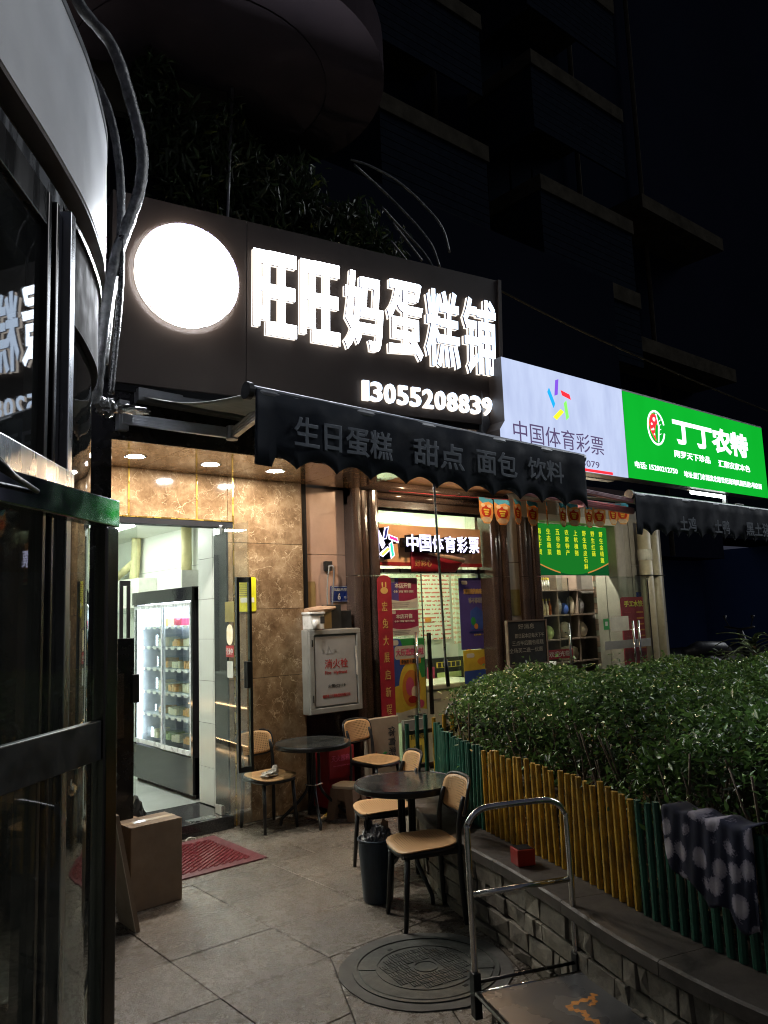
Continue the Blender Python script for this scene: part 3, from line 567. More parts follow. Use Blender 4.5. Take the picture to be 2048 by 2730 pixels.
for i, ch in enumerate('13055208839'):
    w = .056 if ch == '1' else .100
    a = text(ch, x, x+w, .075, .232, -.030, 'letter_cool', sg, name='digit', ext=.002, bold=.012 if ch == '1' else .020)
    d_ = text(ch, 0, w, 0, .157, 0, 'letter_side', a, name='digit_side', ext=.018, bold=.012 if ch == '1' else .020); d_.location = (0, .024, 0)
    x += w+.0205

# ------------------------------------------------------------ bakery awning
def awning(T, x0, x1, yf, zf, yb, zb, drop, n_sc, texts, cloth='awning_cloth', lr=False):
    nx, ny = 24, 10; vs = []
    for j in range(ny+1):
        for i in range(nx+1):
            u, v = i/nx, j/ny; vs.append((x0+.03+(x1-x0-.06)*u, yf+(yb-yf)*v, zf+(zb-zf)*v-.05*sin(pi*v)+.004*sin(u*40)))
    f = [(j*(nx+1)+i, j*(nx+1)+i+1, (j+1)*(nx+1)+i+1, (j+1)*(nx+1)+i) for j in range(ny) for i in range(nx)]
    o = wobj(B().add(vs, f), 'awning_sheet', 'awning_grey', T, smooth=True); sm = o.modifiers.new('solid', 'SOLIDIFY'); sm.thickness = .004
    wobj(B().tube([(x0, yf, zf), (x1, yf, zf)], .034, 16), 'front_bar', 'alu', T, smooth=False)
    wobj(B().lathe([(0, 0), (.046, 0), (.046, .03), (0, .03)], 20).add([], []), 'end_cap', 'black_plastic', T).matrix_local = Matrix.Translation(Vector((x0-.02, yf, zf))-Vector(T.location)) @ Matrix.Rotation(pi/2, 4, 'Y')
    # valance with a scalloped lower edge, waving slightly
    n = n_sc*12; vs = []; L = x1-x0-.05
    for i in range(n+1):
        u = i/n; xx = x0+.02+L*u; sc = abs(sin(pi*(u*n_sc)))**.8
        if u*n_sc < .5: sc = 0
        yw = yf-.036+.006*sin(u*31)+.003*sin(u*77)
        zb_ = zf-drop+.055*(1-0)*sc*1.0
        for k in range(5):
            t = k/4; vs.append((xx, yw+.008*t*sin(u*23+1), zf+.01-(zf+.01-zb_)*t))
    f = [(i*5+k, i*5+k+1, (i+1)*5+k+1, (i+1)*5+k) for i in range(n) for k in range(4)]
    o = wobj(B().add(vs, f), 'valance', cloth, T, smooth=True); sm = o.modifiers.new('solid', 'SOLIDIFY'); sm.thickness = .003; sm.offset = 0
    for s_, a, b_, z0, z1 in texts:
        wtext(T, s_, a, b_, z0, z1, yf-.054, 'awning_print', bold=.022, ext=.0015, name='lettering')
a1 = thing('awning', 'black scalloped awning with grey lettering on folding arms under the bakery sign', 'awning', (3.4, 4.85, 3.0))
a1.rotation_euler = (0, .024, 0)
awning(a1, 1.985, 4.80, 3.40, 2.735, 4.85, 3.07, .385, 11, [('生日蛋糕', 2.225, 2.90, 2.465, 2.635), ('甜点', 3.06, 3.49, 2.475, 2.64), ('面包', 3.60, 3.99, 2.485, 2.65), ('饮料', 4.10, 4.49, 2.50, 2.655)])
wobj(B().box(1.98, 4.95, 4.82, 4.90, 3.03, 3.12), 'wall_cassette', 'alu', a1, bevel=.004)
def arm(T, p, q, r_=.035, mat='alu'):
    p, q = Vector(p), Vector(q); d = q-p; m = Matrix.Translation(p) @ d.to_track_quat('X', 'Z').to_matrix().to_4x4()
    b = B().box(0, d.length, -.018, .018, -r_, r_, m)
    for z in (-.6, 0, .6): b.box(0, d.length, -.022, -.018, z*r_-.004, z*r_+.004, m)
    return wobj(b, 'folding_arm', mat, T, bevel=.003)
arm(a1, (1.93, 4.86, 2.90), (2.50, 4.56, 2.83)); arm(a1, (2.53, 4.54, 2.83), (2.20, 3.46, 2.755))
wobj(B().tube([(2.52, 4.55, 2.785), (2.52, 4.55, 2.875)], .04, 14), 'elbow_joint', 'alu', a1); wobj(B().box(1.86, 1.93, 4.84, 4.90, 2.82, 3.02).box(1.88, 1.95, 4.83, 4.86, 2.86, 2.95), 'arm_bracket', 'alu', a1, bevel=.004)
arm(a1, (4.85, 4.86, 2.90), (4.30, 4.50, 2.83)); arm(a1, (4.27, 4.48, 2.83), (4.70, 3.46, 2.755))
cr = thing('crank_rod', 'thin steel crank rod with black foot hanging from the scalloped awning', 'crank rod', (4.2, 4.2, 1.0))
wobj(B().tube([(3.262, 3.40, 2.72), (3.278, 3.42, 2.36), (3.308, 3.42, 1.30)], .0075, 8), 'rod', 'steel', cr, smooth=True); wobj(B().tube([(3.307, 3.42, 1.33), (3.313, 3.42, 1.26), (3.320, 3.42, 1.17)], [.011, .013, .011], 8), 'grip', 'black_plastic', cr, smooth=True)

# ------------------------------------------------------------ lit box signs over the next two shops
ls = thing('lottery_sign', 'pale blue-white light box sign with five coloured strokes and dark characters', 'sign', (5.72, 4.3, 2.84))
lp = [(4.885, 3.735), (4.885, 3.18), (4.82, 3.10), (4.82, 2.845), (6.655, 2.845), (6.655, 3.735)]
wobj(B().prism([(x, z) for x, z in lp], 0, .16, Matrix.Translation((0, 4.37, 0)) @ Matrix.Rotation(pi/2, 4, 'X')), 'box_body', 'sign_brown', ls); wobj(B().prism([(x, z) for x, z in lp], 0, .0015, Matrix.Translation((0, 4.2095, 0)) @ Matrix.Rotation(pi/2, 4, 'X')), 'light_box', 'light_box_white', ls)
wtext(ls, '中国体育彩票', 4.985, 6.275, 3.025, 3.205, 4.2075, 'box_ink', ext=.002)
wtext(ls, '3502093079', 5.50, 6.185, 2.895, 2.955, 4.2075, 'box_ink', ext=.002)
wobj(B().box(5.3, 6.39, 4.204, 4.2095, 2.85, 2.875), 'red_stripe', 'box_red', ls)
def stroke(T, x, z, a, w, l, mat, y=4.204, th=.004, name='logo_stroke', sk=.012):
    ca, sa_ = cos(a), sin(a); pts = [(-w/2, -l/2-sk), (w/2, -l/2+sk), (w/2, l/2+sk), (-w/2, l/2-sk)]
    P_ = [(x+px*ca-pz*sa_, z+px*sa_+pz*ca) for px, pz in pts]
    return wobj(B().prism(P_, 0, th, Matrix.Translation((0, y+th, 0)) @ Matrix.Rotation(pi/2, 4, 'X')), name, mat, T)
stroke(ls, 5.612, 3.585, rad(-10), .040, .15, 'box_purple'); stroke(ls, 5.742, 3.535, rad(80), .042, .125, 'box_red'); stroke(ls, 5.527, 3.475, rad(28), .042, .155, 'box_blue'); stroke(ls, 5.735, 3.39, rad(8), .040, .155, 'box_green'); stroke(ls, 5.618, 3.335, rad(-52), .045, .14, 'box_yellow')
gs = thing('farm_shop_sign', 'bright green lit sign with white characters and round fish emblem', 'sign', (8.1, 4.3, 2.84))
wobj(B().box(6.665, 9.66, 4.212, 4.37, 2.85, 3.725), 'box_body', 'black_paint', gs); wobj(B().box(6.665, 9.66, 4.2085, 4.2115, 2.85, 3.725), 'light_box', 'light_box_green', gs)
wobj(B().box(6.655, 9.67, 4.215, 4.45, 3.726, 3.745).box(4.80, 6.66, 4.375, 4.45, 2.84, 3.745), 'frame', 'alu', gs)
wtext(gs, '丁丁农特', 7.56, 9.24, 3.29, 3.585, 4.2075, 'box_text', bold=.045, ext=.002, res=4)
wtext(gs, '网罗天下珍品', 7.55, 8.30, 3.145, 3.225, 4.2075, 'box_text', bold=.016); wtext(gs, '汇聚农家本色', 8.48, 9.24, 3.130, 3.212, 4.2075, 'box_text', bold=.016)
wtext(gs, '电话: 15280212750', 6.785, 7.58, 2.960, 3.030, 4.2075, 'box_text', bold=.016); wtext(gs, '地址:厦门市湖滨北路世纪海湾凤凰西里5号店面', 7.71, 9.50, 2.945, 3.015, 4.2075, 'box_text', bold=.012)
ec = Matrix.Translation((7.235, 4.2080, 3.42)) @ Matrix.Rotation(pi/2, 4, 'X')
def ell(a0, a1, r0, r1, n=28):
    o_ = [(r1[0]*cos(rad(a0+(a1-a0)*i/n)), r1[1]*sin(rad(a0+(a1-a0)*i/n))) for i in range(n+1)]; i_ = [(r0[0]*cos(rad(a0+(a1-a0)*i/n)), r0[1]*sin(rad(a0+(a1-a0)*i/n))) for i in range(n, -1, -1)]
    return o_+i_
bb = B()
def strip(b, o_, m, z0=0, z1=.003):
    n = len(o_)//2
    for i in range(n-1):
        b.prism([o_[i], o_[i+1], o_[-i-2], o_[-i-1]], z0, z1, m)
strip(bb, ell(15, 345, (.145, .165), (.165, .185)), ec); wobj(bb, 'emblem_ring', 'box_text', gs)
bb = B(); bb.prism([(-.02, -.14), (-.06, -.10), (-.11, -.04), (-.125, .04), (-.09, .12), (-.04, .145), (.02, .13), (.03, .06), (-.01, .02), (-.035, -.05)], 0, .003, ec); wobj(bb, 'emblem_fish', 'box_red', gs)
bb = B()
for (x, z, r_) in ((-.035, .085, .022), (-.085, .03, .013), (-.06, -.02, .013), (-.09, -.03, .009), (-.05, -.075, .010)):
    bb.prism([(x+r_*cos(i*pi/6), z+r_*sin(i*pi/6)) for i in range(12)], .003, .005, ec)
strip(bb, [(.02, .15), (.06, .02), (.03, -.15), (.015, -.15), (.04, .02), (.005, .15)], ec, .0, .004)
for i in range(4): bb.prism([(.03+.01*i, -.08+.05*i), (.10, -.05+.05*i), (.035+.01*i, -.065+.05*i)], .0, .004, ec)
wobj(bb, 'emblem_detail', 'box_text', gs)

# second awning (farm produce shop)
a2 = thing('awning', 'very dark awning with faint lettering under the green sign', 'awning', (7.8, 4.8, 2.8))
awning(a2, 6.17, 9.6, 3.90, 2.60, 5.2, 2.86, .36, 15, [('土鸡', 6.89, 7.19, 2.30, 2.44), ('土鸭', 7.55, 7.86, 2.30, 2.44), ('黑土猪', 8.22, 8.78, 2.30, 2.45)])
arm(a2, (5.40, 3.93, 2.595), (6.19, 3.90, 2.545), .018, 'fixture_pink'); arm(a2, (4.85, 4.1, 2.575), (5.58, 4.0, 2.51), .028, 'fixture_pink'); arm(a2, (5.60, 4.0, 2.505), (6.35, 4.0, 2.475), .028, 'fixture_pink')
wobj(B().box(5.56, 5.61, 3.96, 4.03, 2.46, 2.55), 'elbow_joint', 'fixture_pink', a2, bevel=.004)
tl = thing('tube_lamp', 'lit fluorescent tube under the lower edge of the green sign', 'lamp', (8.4, 4.35, 2.83))
wobj(B().tube([(8.0, 4.3, 2.815), (8.75, 4.3, 2.815)], .018, 10), 'tube', 'tube_light', tl, smooth=True); wobj(B().box(7.95, 8.8, 4.285, 4.315, 2.83, 2.85), 'housing', 'alu', tl)
for (x, nm) in ((9.0, 'right of the tube lamp'),):
    t = thing('security_camera', 'small pale camera hanging under the green sign to the '+nm, 'camera', (x, 4.3, 2.7)); wobj(B().box(8.72, 8.76, 4.28, 4.32, 2.66, 2.85), 'bracket', 'alu', t); wobj(B().box(8.86, 9.03, 4.22, 4.28, 2.66, 2.74), 'housing', 'print_grey', t, bevel=.008)

# ------------------------------------------------------------ building wall with the lottery shop and the farm produce shop
lb_ = thing('shop_building', 'building front with polished brown stone columns around the lottery and farm shops', 'building', (6.8, 5.75, 0))
for z0, z1 in ((0, .40), (.40, .80), (.80, 1.40), (1.40, 2.18), (2.183, 2.80)):
    wobj(B().box(3.87, 4.42, 5.86, 5.95, z0+.001, z1-.001), 'wall_tile', 'pink_tile' if z0 > .7 else 'dark_granite', lb_, bevel=.0015)
def column(x0, x1, y0, z1, mat='brown_granite', steps=3):
    w = (x1-x0)/steps
    for i in range(steps):
        dy = (.0, .035, .012, .04)[i % 4]
        for za, zb in ((0, 1.98), (1.984, z1)):
            cx = x0+w*(i+.5); pts = []
            n = 6
            for k in range(n+1):
                a = pi*k/n; pts.append((cx-w*.5*cos(a), y0+dy+.022-.030*sin(a)))
            pts += [(cx+w/2, y0+.2), (cx-w/2, y0+.2)]
            wobj(B().prism(pts, za, zb), 'column_stone', mat, lb_, smooth=False)
column(4.42, 4.75, 5.72, 2.88); column(6.31, 6.60, 5.72, 2.66); column(6.80, 7.14, 5.72, 2.66); column(8.69, 9.05, 5.74, 2.66, 'grey_tile', 2)
for i, (y, z0, z1) in enumerate(((5.70, 2.80, 2.90), (5.74, 2.735, 2.80), (5.79, 2.68, 2.735))):
    wobj(B().tube([(4.42, y+.05, (z0+z1)/2), (6.60, y+.05, (z0+z1)/2)], (z1-z0)/2+.004, 12), 'lintel_moulding', 'brown_granite', lb_, smooth=True)
wobj(B().box(4.42, 6.60, 5.80, 5.95, 2.66, 2.95), 'lintel', 'brown_granite', lb_); wobj(B().box(6.60, 9.05, 5.80, 5.95, 2.64, 2.95), 'lintel', 'grey_tile', lb_)
wobj(B().box(7.14, 8.69, 5.75, 5.80, 2.64, 2.72), 'lintel_edge', 'cream_paint', lb_)
for x0, x1 in ((6.60, 6.80), (9.05, 9.80)):
    for z0, z1 in ((0, .70), (.70, 1.38), (1.383, 2.14), (2.144, 2.75)):
        wobj(B().box(x0+.001, x1-.001, 5.78, 5.86, z0+.001, z1-.001), 'wall_tile', 'grey_tile', lb_, bevel=.0015)
for q_ in ((3.95, 4.42, 5.951, 6.1, 0, 3.0), (6.3, 7.2, 5.951, 6.1, 0, 2.9), (8.69, 9.7, 5.951, 6.1, 0, 2.9), (9.75, 9.80, 5.87, 9, 0, 2.9)): wobj(B().box(*q_), 'wall_core', 'grey_tile', lb_)
wobj(B().box(3.9, 9.8, 5.5, 5.80, 2.96, 3.05), 'canopy_slab', 'soffit', lb_); wobj(B().box(3.88, 6.60, 4.95, 5.86, 2.905, 2.955), 'soffit_board', 'lottery_orange', lb_)
wobj(B().box(4.75, 6.31, 5.85, 6.05, 2.02, 2.06), 'transom', 'dark_steel', lb_)
wobj(B().box(4.75, 6.31, 6.0, 6.006, 2.52, 2.66), 'transom_glass', 'lott_glass', lb_)
wobj(B().box(4.75, 6.31, 5.88, 5.90, 2.64, 2.68), 'frame_head', 'black_paint', lb_)
# lottery shop room
wallbox(lb_, 4.60, 4.70, 6.05, 8.6, 0, 2.9, 'shop_white', 'inner_wall'); wallbox(lb_, 7.03, 7.12, 6.1, 8.6, 0, 2.9, 'shop_white', 'inner_wall'); wallbox(lb_, 4.6, 7.8, 8.5, 8.6, 0, 2.9, 'shop_white', 'back_wall')
wallbox(lb_, 4.6, 7.12, 6.0, 8.6, 2.85, 2.92, 'shop_white', 'inner_ceiling'); wobj(B().box(4.6, 7.8, 5.9, 8.6, -.015, .02), 'shop_floor', 'shop_floor', lb_)
for x, y in ((5.4, 6.5), (6.3, 7.6)): wobj(B().box(x-.5, x+.5, y-.08, y+.08, 2.81, 2.845), 'ceiling_light', 'lottery_light', lb_)
# farm shop room
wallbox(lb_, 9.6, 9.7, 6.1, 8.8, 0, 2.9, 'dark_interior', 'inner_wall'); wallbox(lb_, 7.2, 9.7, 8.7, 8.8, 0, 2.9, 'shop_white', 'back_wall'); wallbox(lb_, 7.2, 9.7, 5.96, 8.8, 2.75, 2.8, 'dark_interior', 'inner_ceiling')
wobj(B().box(8.1, 8.5, 6.22, 6.27, 2.68, 2.74), 'ceiling_light', 'farm_light', lb_)
# sign board above the lottery door
lt = thing('door_sign', 'tan board over the lottery door with glowing lilac characters and five strokes', 'sign', (5.5, 5.9, 2.09))
wobj(B().box(4.75, 6.27, 5.85, 5.90, 2.09, 2.50), 'board', 'lottery_orange', lt); wobj(B().box(4.75, 6.27, 5.845, 5.85, 2.09, 2.125), 'red_edge', 'print_red', lt)
for i, ch in enumerate('中国体育彩票'):
    x = 5.075+i*.1745; a = wtext(lt, ch, x, x+.155, 2.225, 2.395, 5.72, 'neon_lilac', bold=.012, name='letter')
    b_ = text(ch, 0, .155, 0, .17, 0, 'black_paint', a, name='letter_box', ext=.10, bold=.03); b_.location = (-.005, .103, -.003)
wtext(lt, '35020930879', 5.62, 5.98, 2.145, 2.195, 5.842, 'print_black', bold=.03)
for x, z, a, w, l, m_ in ((4.83, 2.395, -15, .032, .11, 'neon_navy'), (4.925, 2.345, 75, .032, .11, 'neon_pink'), (4.765, 2.33, 28, .04, .14, 'neon_lilac'), (4.90, 2.235, 8, .034, .13, 'neon_teal'), (4.815, 2.215, -55, .034, .12, 'neon_amber')):
    stroke(lt, x, z, rad(a), w+.014, l+.014, 'neon_lilac', 5.742, .004); stroke(lt, x, z, rad(a), w-.004, l-.004, m_, 5.737, .004, sk=.008); stroke(lt, x-.004, z, rad(a), w+.02, l+.02, 'black_paint', 5.75, .09, name='stroke_box')
rb = thing('red_banner', 'crumpled red paper strip with gold writing curling off the lottery door sign', 'banner', (5.5, 5.84, 2.06))
nx = 20; vs = []
for i in range(nx+1):
    u = i/nx; curl = max(0, u-.45)*.22
    for k in range(4):
        v = k/3; vs.append((5.22+.62*u, 5.835-curl*v-.01*sin(9*u), 2.03+(.21-.16*max(0, u-.3))*v))
o = wobj(B().add(vs, [(i*4+k, i*4+k+1, (i+1)*4+k+1, (i+1)*4+k) for i in range(nx) for k in range(3)]), 'paper', 'red_cloth', rb, smooth=True); o.modifiers.new('s', 'SOLIDIFY').thickness = .001
wobj(B().tube([(5.44, 5.80, 2.215), (5.62, 5.70, 2.175), (5.80, 5.66, 2.14)], [.012, .022, .026], 10), 'rolled_edge', 'kraft', rb, smooth=True); wtext(rb, '好彩心', 5.27, 5.50, 2.085, 2.155, 5.825, 'print_gold')
bn = thing('vertical_banner', 'tall narrow red banner with gold characters and a rabbit head at its top', 'banner', (4.73, 5.70, .65))
wobj(B().box(4.655, 4.825, 5.685, 5.692, .64, 1.93).prism([(4.655+.085-.085*cos(pi*i/10), 1.93+.055*sin(pi*i/10)) for i in range(11)], 0, .007, Matrix(((1, 0, 0, 0), (0, 0, 1, 5.685), (0, 1, 0, 0), (0, 0, 0, 1)))), 'cloth', 'red_cloth', bn)
for i, ch in enumerate('宏兔大展启新程'):
    z = 1.69-i*.158; wtext(bn, ch, 4.70+.002*i, 4.765+.002*i, z-.045, z+.045, 5.684, 'print_gold', name='character')
rbm = Matrix.Translation((4.735, 5.684, 1.84)) @ Matrix.Rotation(pi/2, 4, 'X')
wobj(B().prism([(.045*cos(i*pi/8), .032*sin(i*pi/8)) for i in range(16)], 0, .002, rbm).prism(rrect(.016, .05, .007, cx=-.02, cy=.055), 0, .002, rbm).prism(rrect(.016, .05, .007, cx=.02, cy=.055), 0, .002, rbm), 'rabbit_head', 'print_gold', bn)
wobj(B().box(4.74, 4.75, 5.683, 5.684, 1.70, 1.71), 'dot', 'print_red', bn)
# glass doors of the lottery shop
def gdoor(label, x0, x1, y, z1, hx, mat='lott_glass'):
    t = thing('glass_door', label, 'door', ((x0+x1)/2, y, .02)); wobj(B().box(x0, x1, y-.005, y+.005, .03, z1), 'glass_pane', mat, t); wobj(B().box(x1-.004, x1, y-.008, y+.008, .03, z1), 'glass_edge', 'dark_steel', t)
    for h in hx: wobj(B().tube([(h, y-.06, .64), (h, y-.06, 1.43)], .015, 12).tube([(h, y-.06, .75), (h, y, .75)], .008, 8).tube([(h, y-.06, 1.32), (h, y, 1.32)], .008, 8), 'handle', 'chrome', t, smooth=True)
    return t
gdoor('left leaf of the lottery shop glass door covered in red and coloured posters', 4.84, 5.46, 5.95, 2.02, (5.30,)); gdoor('right leaf of the lottery shop glass door behind the dark purple poster', 5.93, 6.53, 5.93, 2.0, (6.42,))
t = thing('door_handle_post', 'long upright steel pull bar beside the poster covered lottery door leaf', 'handle', (5.42, 5.83, .6)); wobj(B().box(5.39, 5.42, 5.80, 5.83, .62, 1.42), 'bar', 'dark_steel', t)
def poster(name, label, x0, x1, z0, z1, y, mat, T=None):
    t = thing(name, label, 'poster', ((x0+x1)/2, y, z0)); wobj(B().box(x0, x1, y-.002, y, z0, z1), 'sheet', mat, t); return t
def flat(T, poly, y, mat, name='print', th=.0012):
    return wobj(B().prism(poly, 0, th, Matrix.Translation((0, y, 0)) @ Matrix.Rotation(pi/2, 4, 'X')), name, mat, T)
def el(x, z, a, b_, n=20): return [(x+a*cos(2*pi*i/n), z+b_*sin(2*pi*i/n)) for i in range(n)]
for i, (z0, z1, m_) in enumerate(((1.665, 1.975, 'poster_wine'), (1.40, 1.655, 'poster_wine'))):
    p = poster('poster', ('upper' if i == 0 else 'lower')+' of two wine red shop opening posters on the lottery door', 4.985, 5.385, z0, z1, 5.938, m_)
    h = z1-z0
    if i == 0: flat(p, [(4.985, z0), (5.13, z0), (5.13, z1), (4.985, z1)], 5.9355, 'poster_purple')
    flat(p, [(4.985, z0), (5.385, z0), (5.385, z0+h*.36)] + [(5.385-.4*k/8, z0+h*(.36-.10*sin(pi*k/8)-.02*k/8)) for k in range(1, 9)], 5.934, 'poster_white')
    wtext(p, '本店开售', 5.08, 5.30, z0+h*.66, z0+h*.84, 5.933, 'print_white', bold=.03); wtext(p, '体育彩票', 5.06, 5.33, z0+h*.52, z0+h*.60, 5.933, 'print_white', bold=.01)
    flat(p, rrect(.09, h*.13, .008, cx=5.035, cy=z0+h*.92), 5.933, 'poster_white')
    for k in range(3): flat(p, rrect(.24-.03*k, .007, .003, cx=5.15, cy=z0+h*(.19-.06*k)), 5.932, 'print_grey')
p = poster('poster', 'colourful poster with a yellow balloon shape and pink lettering on the lottery door', 4.975, 5.445, .56, 1.37, 5.938, 'print_green')
flat(p, [(4.975, .85), (5.16, .95), (5.20, 1.2), (5.12, 1.37), (4.975, 1.37)], 5.9355, 'print_blue'); flat(p, [(4.975, .56), (5.445, .56), (5.445, .98), (4.975, .90)], 5.935, 'print_yellow')
flat(p, el(5.245, .90, .155, .235, 28), 5.934, 'print_yellow'); flat(p, el(5.25, .88, .12, .18, 28), 5.9325, 'print_orange'); flat(p, el(5.23, .90, .055, .09), 5.931, 'print_pink'); flat(p, el(5.29, .84, .045, .06), 5.9305, 'cream'); flat(p, el(5.26, .77, .06, .035), 5.930, 'print_red'); flat(p, el(5.36, .72, .05, .04), 5.929, 'print_pink')
flat(p, [(4.975, .56), (5.445, .56), (5.445, .66), (5.3, .685), (5.1, .66), (4.975, .67)], 5.9285, 'poster_white'); flat(p, rrect(.40, .13, .03, cx=5.245, cy=1.235), 5.932, 'poster_white')
wtext(p, '大乐透宠粉啦', 5.06, 5.43, 1.20, 1.275, 5.930, 'print_pink', bold=.03); flat(p, rrect(.28, .055, .01, cx=5.25, cy=1.145), 5.9315, 'print_orange'); wtext(p, '幸运打卡赢好礼', 5.125, 5.375, 1.125, 1.165, 5.929, 'print_black', bold=.02)
flat(p, rrect(.10, .05, .02, cx=5.05, cy=1.335), 5.932, 'poster_white'); wtext(p, '中国体育彩票', 5.18, 5.42, .600, .622, 5.927, 'print_black')
p = poster('poster', 'dark purple poster with gold and white question text on the right lottery door leaf', 5.965, 6.515, 1.215, 1.975, 5.918, 'poster_purple')
wtext(p, '测测我的购彩风格', 6.03, 6.42, 1.80, 1.86, 5.914, 'print_gold', bold=.03); wtext(p, '够不够理性?', 6.10, 6.36, 1.70, 1.765, 5.914, 'print_grey', bold=.03)
flat(p, [(6.12, 1.42), (6.30, 1.42), (6.33, 1.60), (6.22, 1.67), (6.12, 1.62)], 5.914, 'print_blue'); flat(p, el(6.345, 1.575, .035, .045), 5.9135, 'cream'); flat(p, el(6.16, 1.51, .035, .045), 5.913, 'print_green'); flat(p, el(6.20, 1.455, .03, .03), 5.9125, 'print_orange'); flat(p, rrect(.32, .018, .008, cx=6.25, cy=1.395), 5.9135, 'plate_blue')
flat(p, rrect(.09, .04, .015, cx=6.05, cy=1.925), 5.9135, 'poster_white'); wtext(p, '扫码测一测', 6.16, 6.34, 1.355, 1.375, 5.914, 'print_yellow')
p = poster('poster', 'yellow and gold poster below the dark purple one on the lottery door', 5.985, 6.56, .86, 1.205, 5.918, 'print_yellow')
flat(p, rrect(.12, .045, .02, cx=6.09, cy=1.15), 5.914, 'poster_white'); flat(p, [(5.985, .86), (6.56, .86), (6.56, 1.0), (5.985, .99)], 5.914, 'print_blue'); flat(p, el(6.35, 1.08, .16, .05), 5.9135, 'print_orange')
MAT['chart'] = lined('chart', (.74, .78, .70), (.62, .18, .14), 20, .38, axis=2); MAT['chart2'] = lined('chart2', (.72, .76, .66), (.70, .45, .34), 17, .5, axis=2)
wc = thing('wall_chart', 'large ruled white and red number chart on the back wall of the lottery shop', 'chart', (6.4, 6.9, 1.2))
wobj(B().box(5.80, 6.24, 6.89, 6.90, 1.296, 2.19), 'sheet', 'poster_white', wc); wobj(B().box(6.25, 6.78, 6.89, 6.90, 1.296, 2.19), 'sheet', 'chart', wc); wobj(B().box(6.83, 7.0, 6.89, 6.90, 1.23, 2.19), 'sheet', 'chart2', wc)
wobj(B().box(5.5, 7.02, 6.905, 6.96, .0, 2.6), 'partition', 'shop_white', wc)
b = B()
for i in range(13):
    for j in range(34):
        if random.random() < .5: x = 5.825+i*.032; z = 1.32+j*.025; b.box(x, x+random.uniform(.006, .02), 6.887, 6.889, z, z+.008)
kind(wobj(b, 'pencil_marks', 'print_grey', wc), 'stuff')
t = thing('wall_sticker', 'small orange printed sticker near the bottom of the number chart', 'sticker', (6.40, 6.88, 1.5)); flat(t, el(6.40, 1.535, .055, .03), 6.886, 'print_orange')
kk = thing('display_stand', 'black and yellow lettered display rack under the number chart inside the lottery shop', 'rack', (6.5, 6.7, .3))
wobj(B().box(6.20, 6.79, 6.70, 6.78, .3, 1.09), 'body', 'board_black', kk)
for z, m_ in ((.98, 'print_yellow'), (.86, 'pale_green'), (.75, 'print_grey'), (.64, 'fridge_frame')): wobj(B().box(6.33, 6.72, 6.69, 6.70, z, z+.065), 'ticket_pack', m_, kk)
for k_ in range(5): wobj(B().box(6.34+k_*.075, 6.395+k_*.075, 6.685, 6.69, .985, 1.04), 'ticket_face', 'print_black', kk)
wobj(B().box(6.17, 6.27, 6.67, 6.69, .55, 1.0), 'side_print', 'poster_wine', kk); wobj(B().box(6.83, 7.0, 6.66, 6.7, .2, 1.17), 'side_cabinet', 'print_orange', kk); wobj(B().box(6.85, 6.99, 6.65, 6.66, .2, 1.10), 'cabinet_face', 'poster_white', kk)
fz = thing('chest_freezer', 'cream chest freezer standing in the open lottery shop doorway', 'freezer', (6.0, 6.4, 0))
fzm = Matrix.Translation((6.02, 6.42, 0)) @ Matrix.Rotation(rad(-3), 4, 'Z')
wobj(B().box(-.42, .48, -.30, .32, .05, .80, fzm), 'body', 'freezer_white', fz, bevel=.02); wobj(B().box(-.44, .50, -.32, .33, .81, .87, fzm), 'lid', 'freezer_white', fz, bevel=.015); wobj(B().box(-.30, -.18, -.312, -.305, .70, .72, fzm), 'badge', 'print_grey', fz); wobj(B().box(-.4, .46, -.28, .3, 0, .05, fzm), 'base', 'black_paint', fz)
# ------------------------------------------------------------ farm produce shop
gb = thing('menu_board', 'green board with eight yellow vertical columns of characters over the farm produce shop door', 'sign board', (7.95, 5.9, 2.0))
wobj(B().box(7.22, 8.685, 5.885, 5.90, 2.01, 2.63), 'board', 'menu_dark', gb); flat(gb, [(7.22, 2.63), (7.22, 2.17)] + [(7.22+1.465*k/16, 2.17-.15*sin(pi*k/16)) for k in range(1, 16)] + [(8.685, 2.17), (8.685, 2.63)][::1], 5.884, 'menu_green', 'panel', .003)
for i, s_ in enumerate(('南北干货', '生态蔬菜', '五谷杂粮', '农家特产', '上杭槐猪', '野生铁皮石斛', '野生红菇', '野生金线莲')):
    for k, ch in enumerate(s_):
        x = 7.275+i*.177; z = 2.535-k*.083; wtext(gb, ch, x, x+.075, z-.034, z+.034, 5.878, 'menu_yellow', name='character', bold=.015, res=2)
arc_ = [(7.22+1.465*k/16, 2.17-.15*sin(pi*k/16)) for k in range(17)]
for k in list(range(0, 5))+list(range(11, 16)):
    (xa, za), (xb, zb) = arc_[k], arc_[k+1]; flat(gb, [(xa, za-.012), (xb, zb-.012), (xb, zb+.004), (xa, za+.004)], 5.880, 'menu_orange', 'edge_stripe')
gdoor('left leaf of the farm produce shop glass door with a red welcome strip', 7.20, 7.90, 5.95, 1.98, (7.78,)); gdoor('right leaf of the farm produce shop glass door, swung over the red menu sign', 7.93, 9.10, 5.60, 1.98, (8.72, 8.60))
t = poster('welcome_strip', 'red strip with white welcome characters on the farm produce shop door', 7.25, 7.88, 1.02, 1.13, 5.93, 'red_cloth'); wtext(t, '欢迎光临', 7.42, 7.82, 1.045, 1.11, 5.927, 'print_white')
t = poster('paper_notice', 'blank pale paper notice on the right farm shop door leaf', 8.19, 8.58, 1.315, 1.49, 5.585, 'cream_paint'); t = poster('payment_sign', 'small green payment sign left of the blank paper notice', 8.05, 8.165, 1.34, 1.47, 5.585, 'print_green'); flat(t, rrect(.05, .05, .005, cx=8.108, cy=1.41), 5.582, 'poster_white')
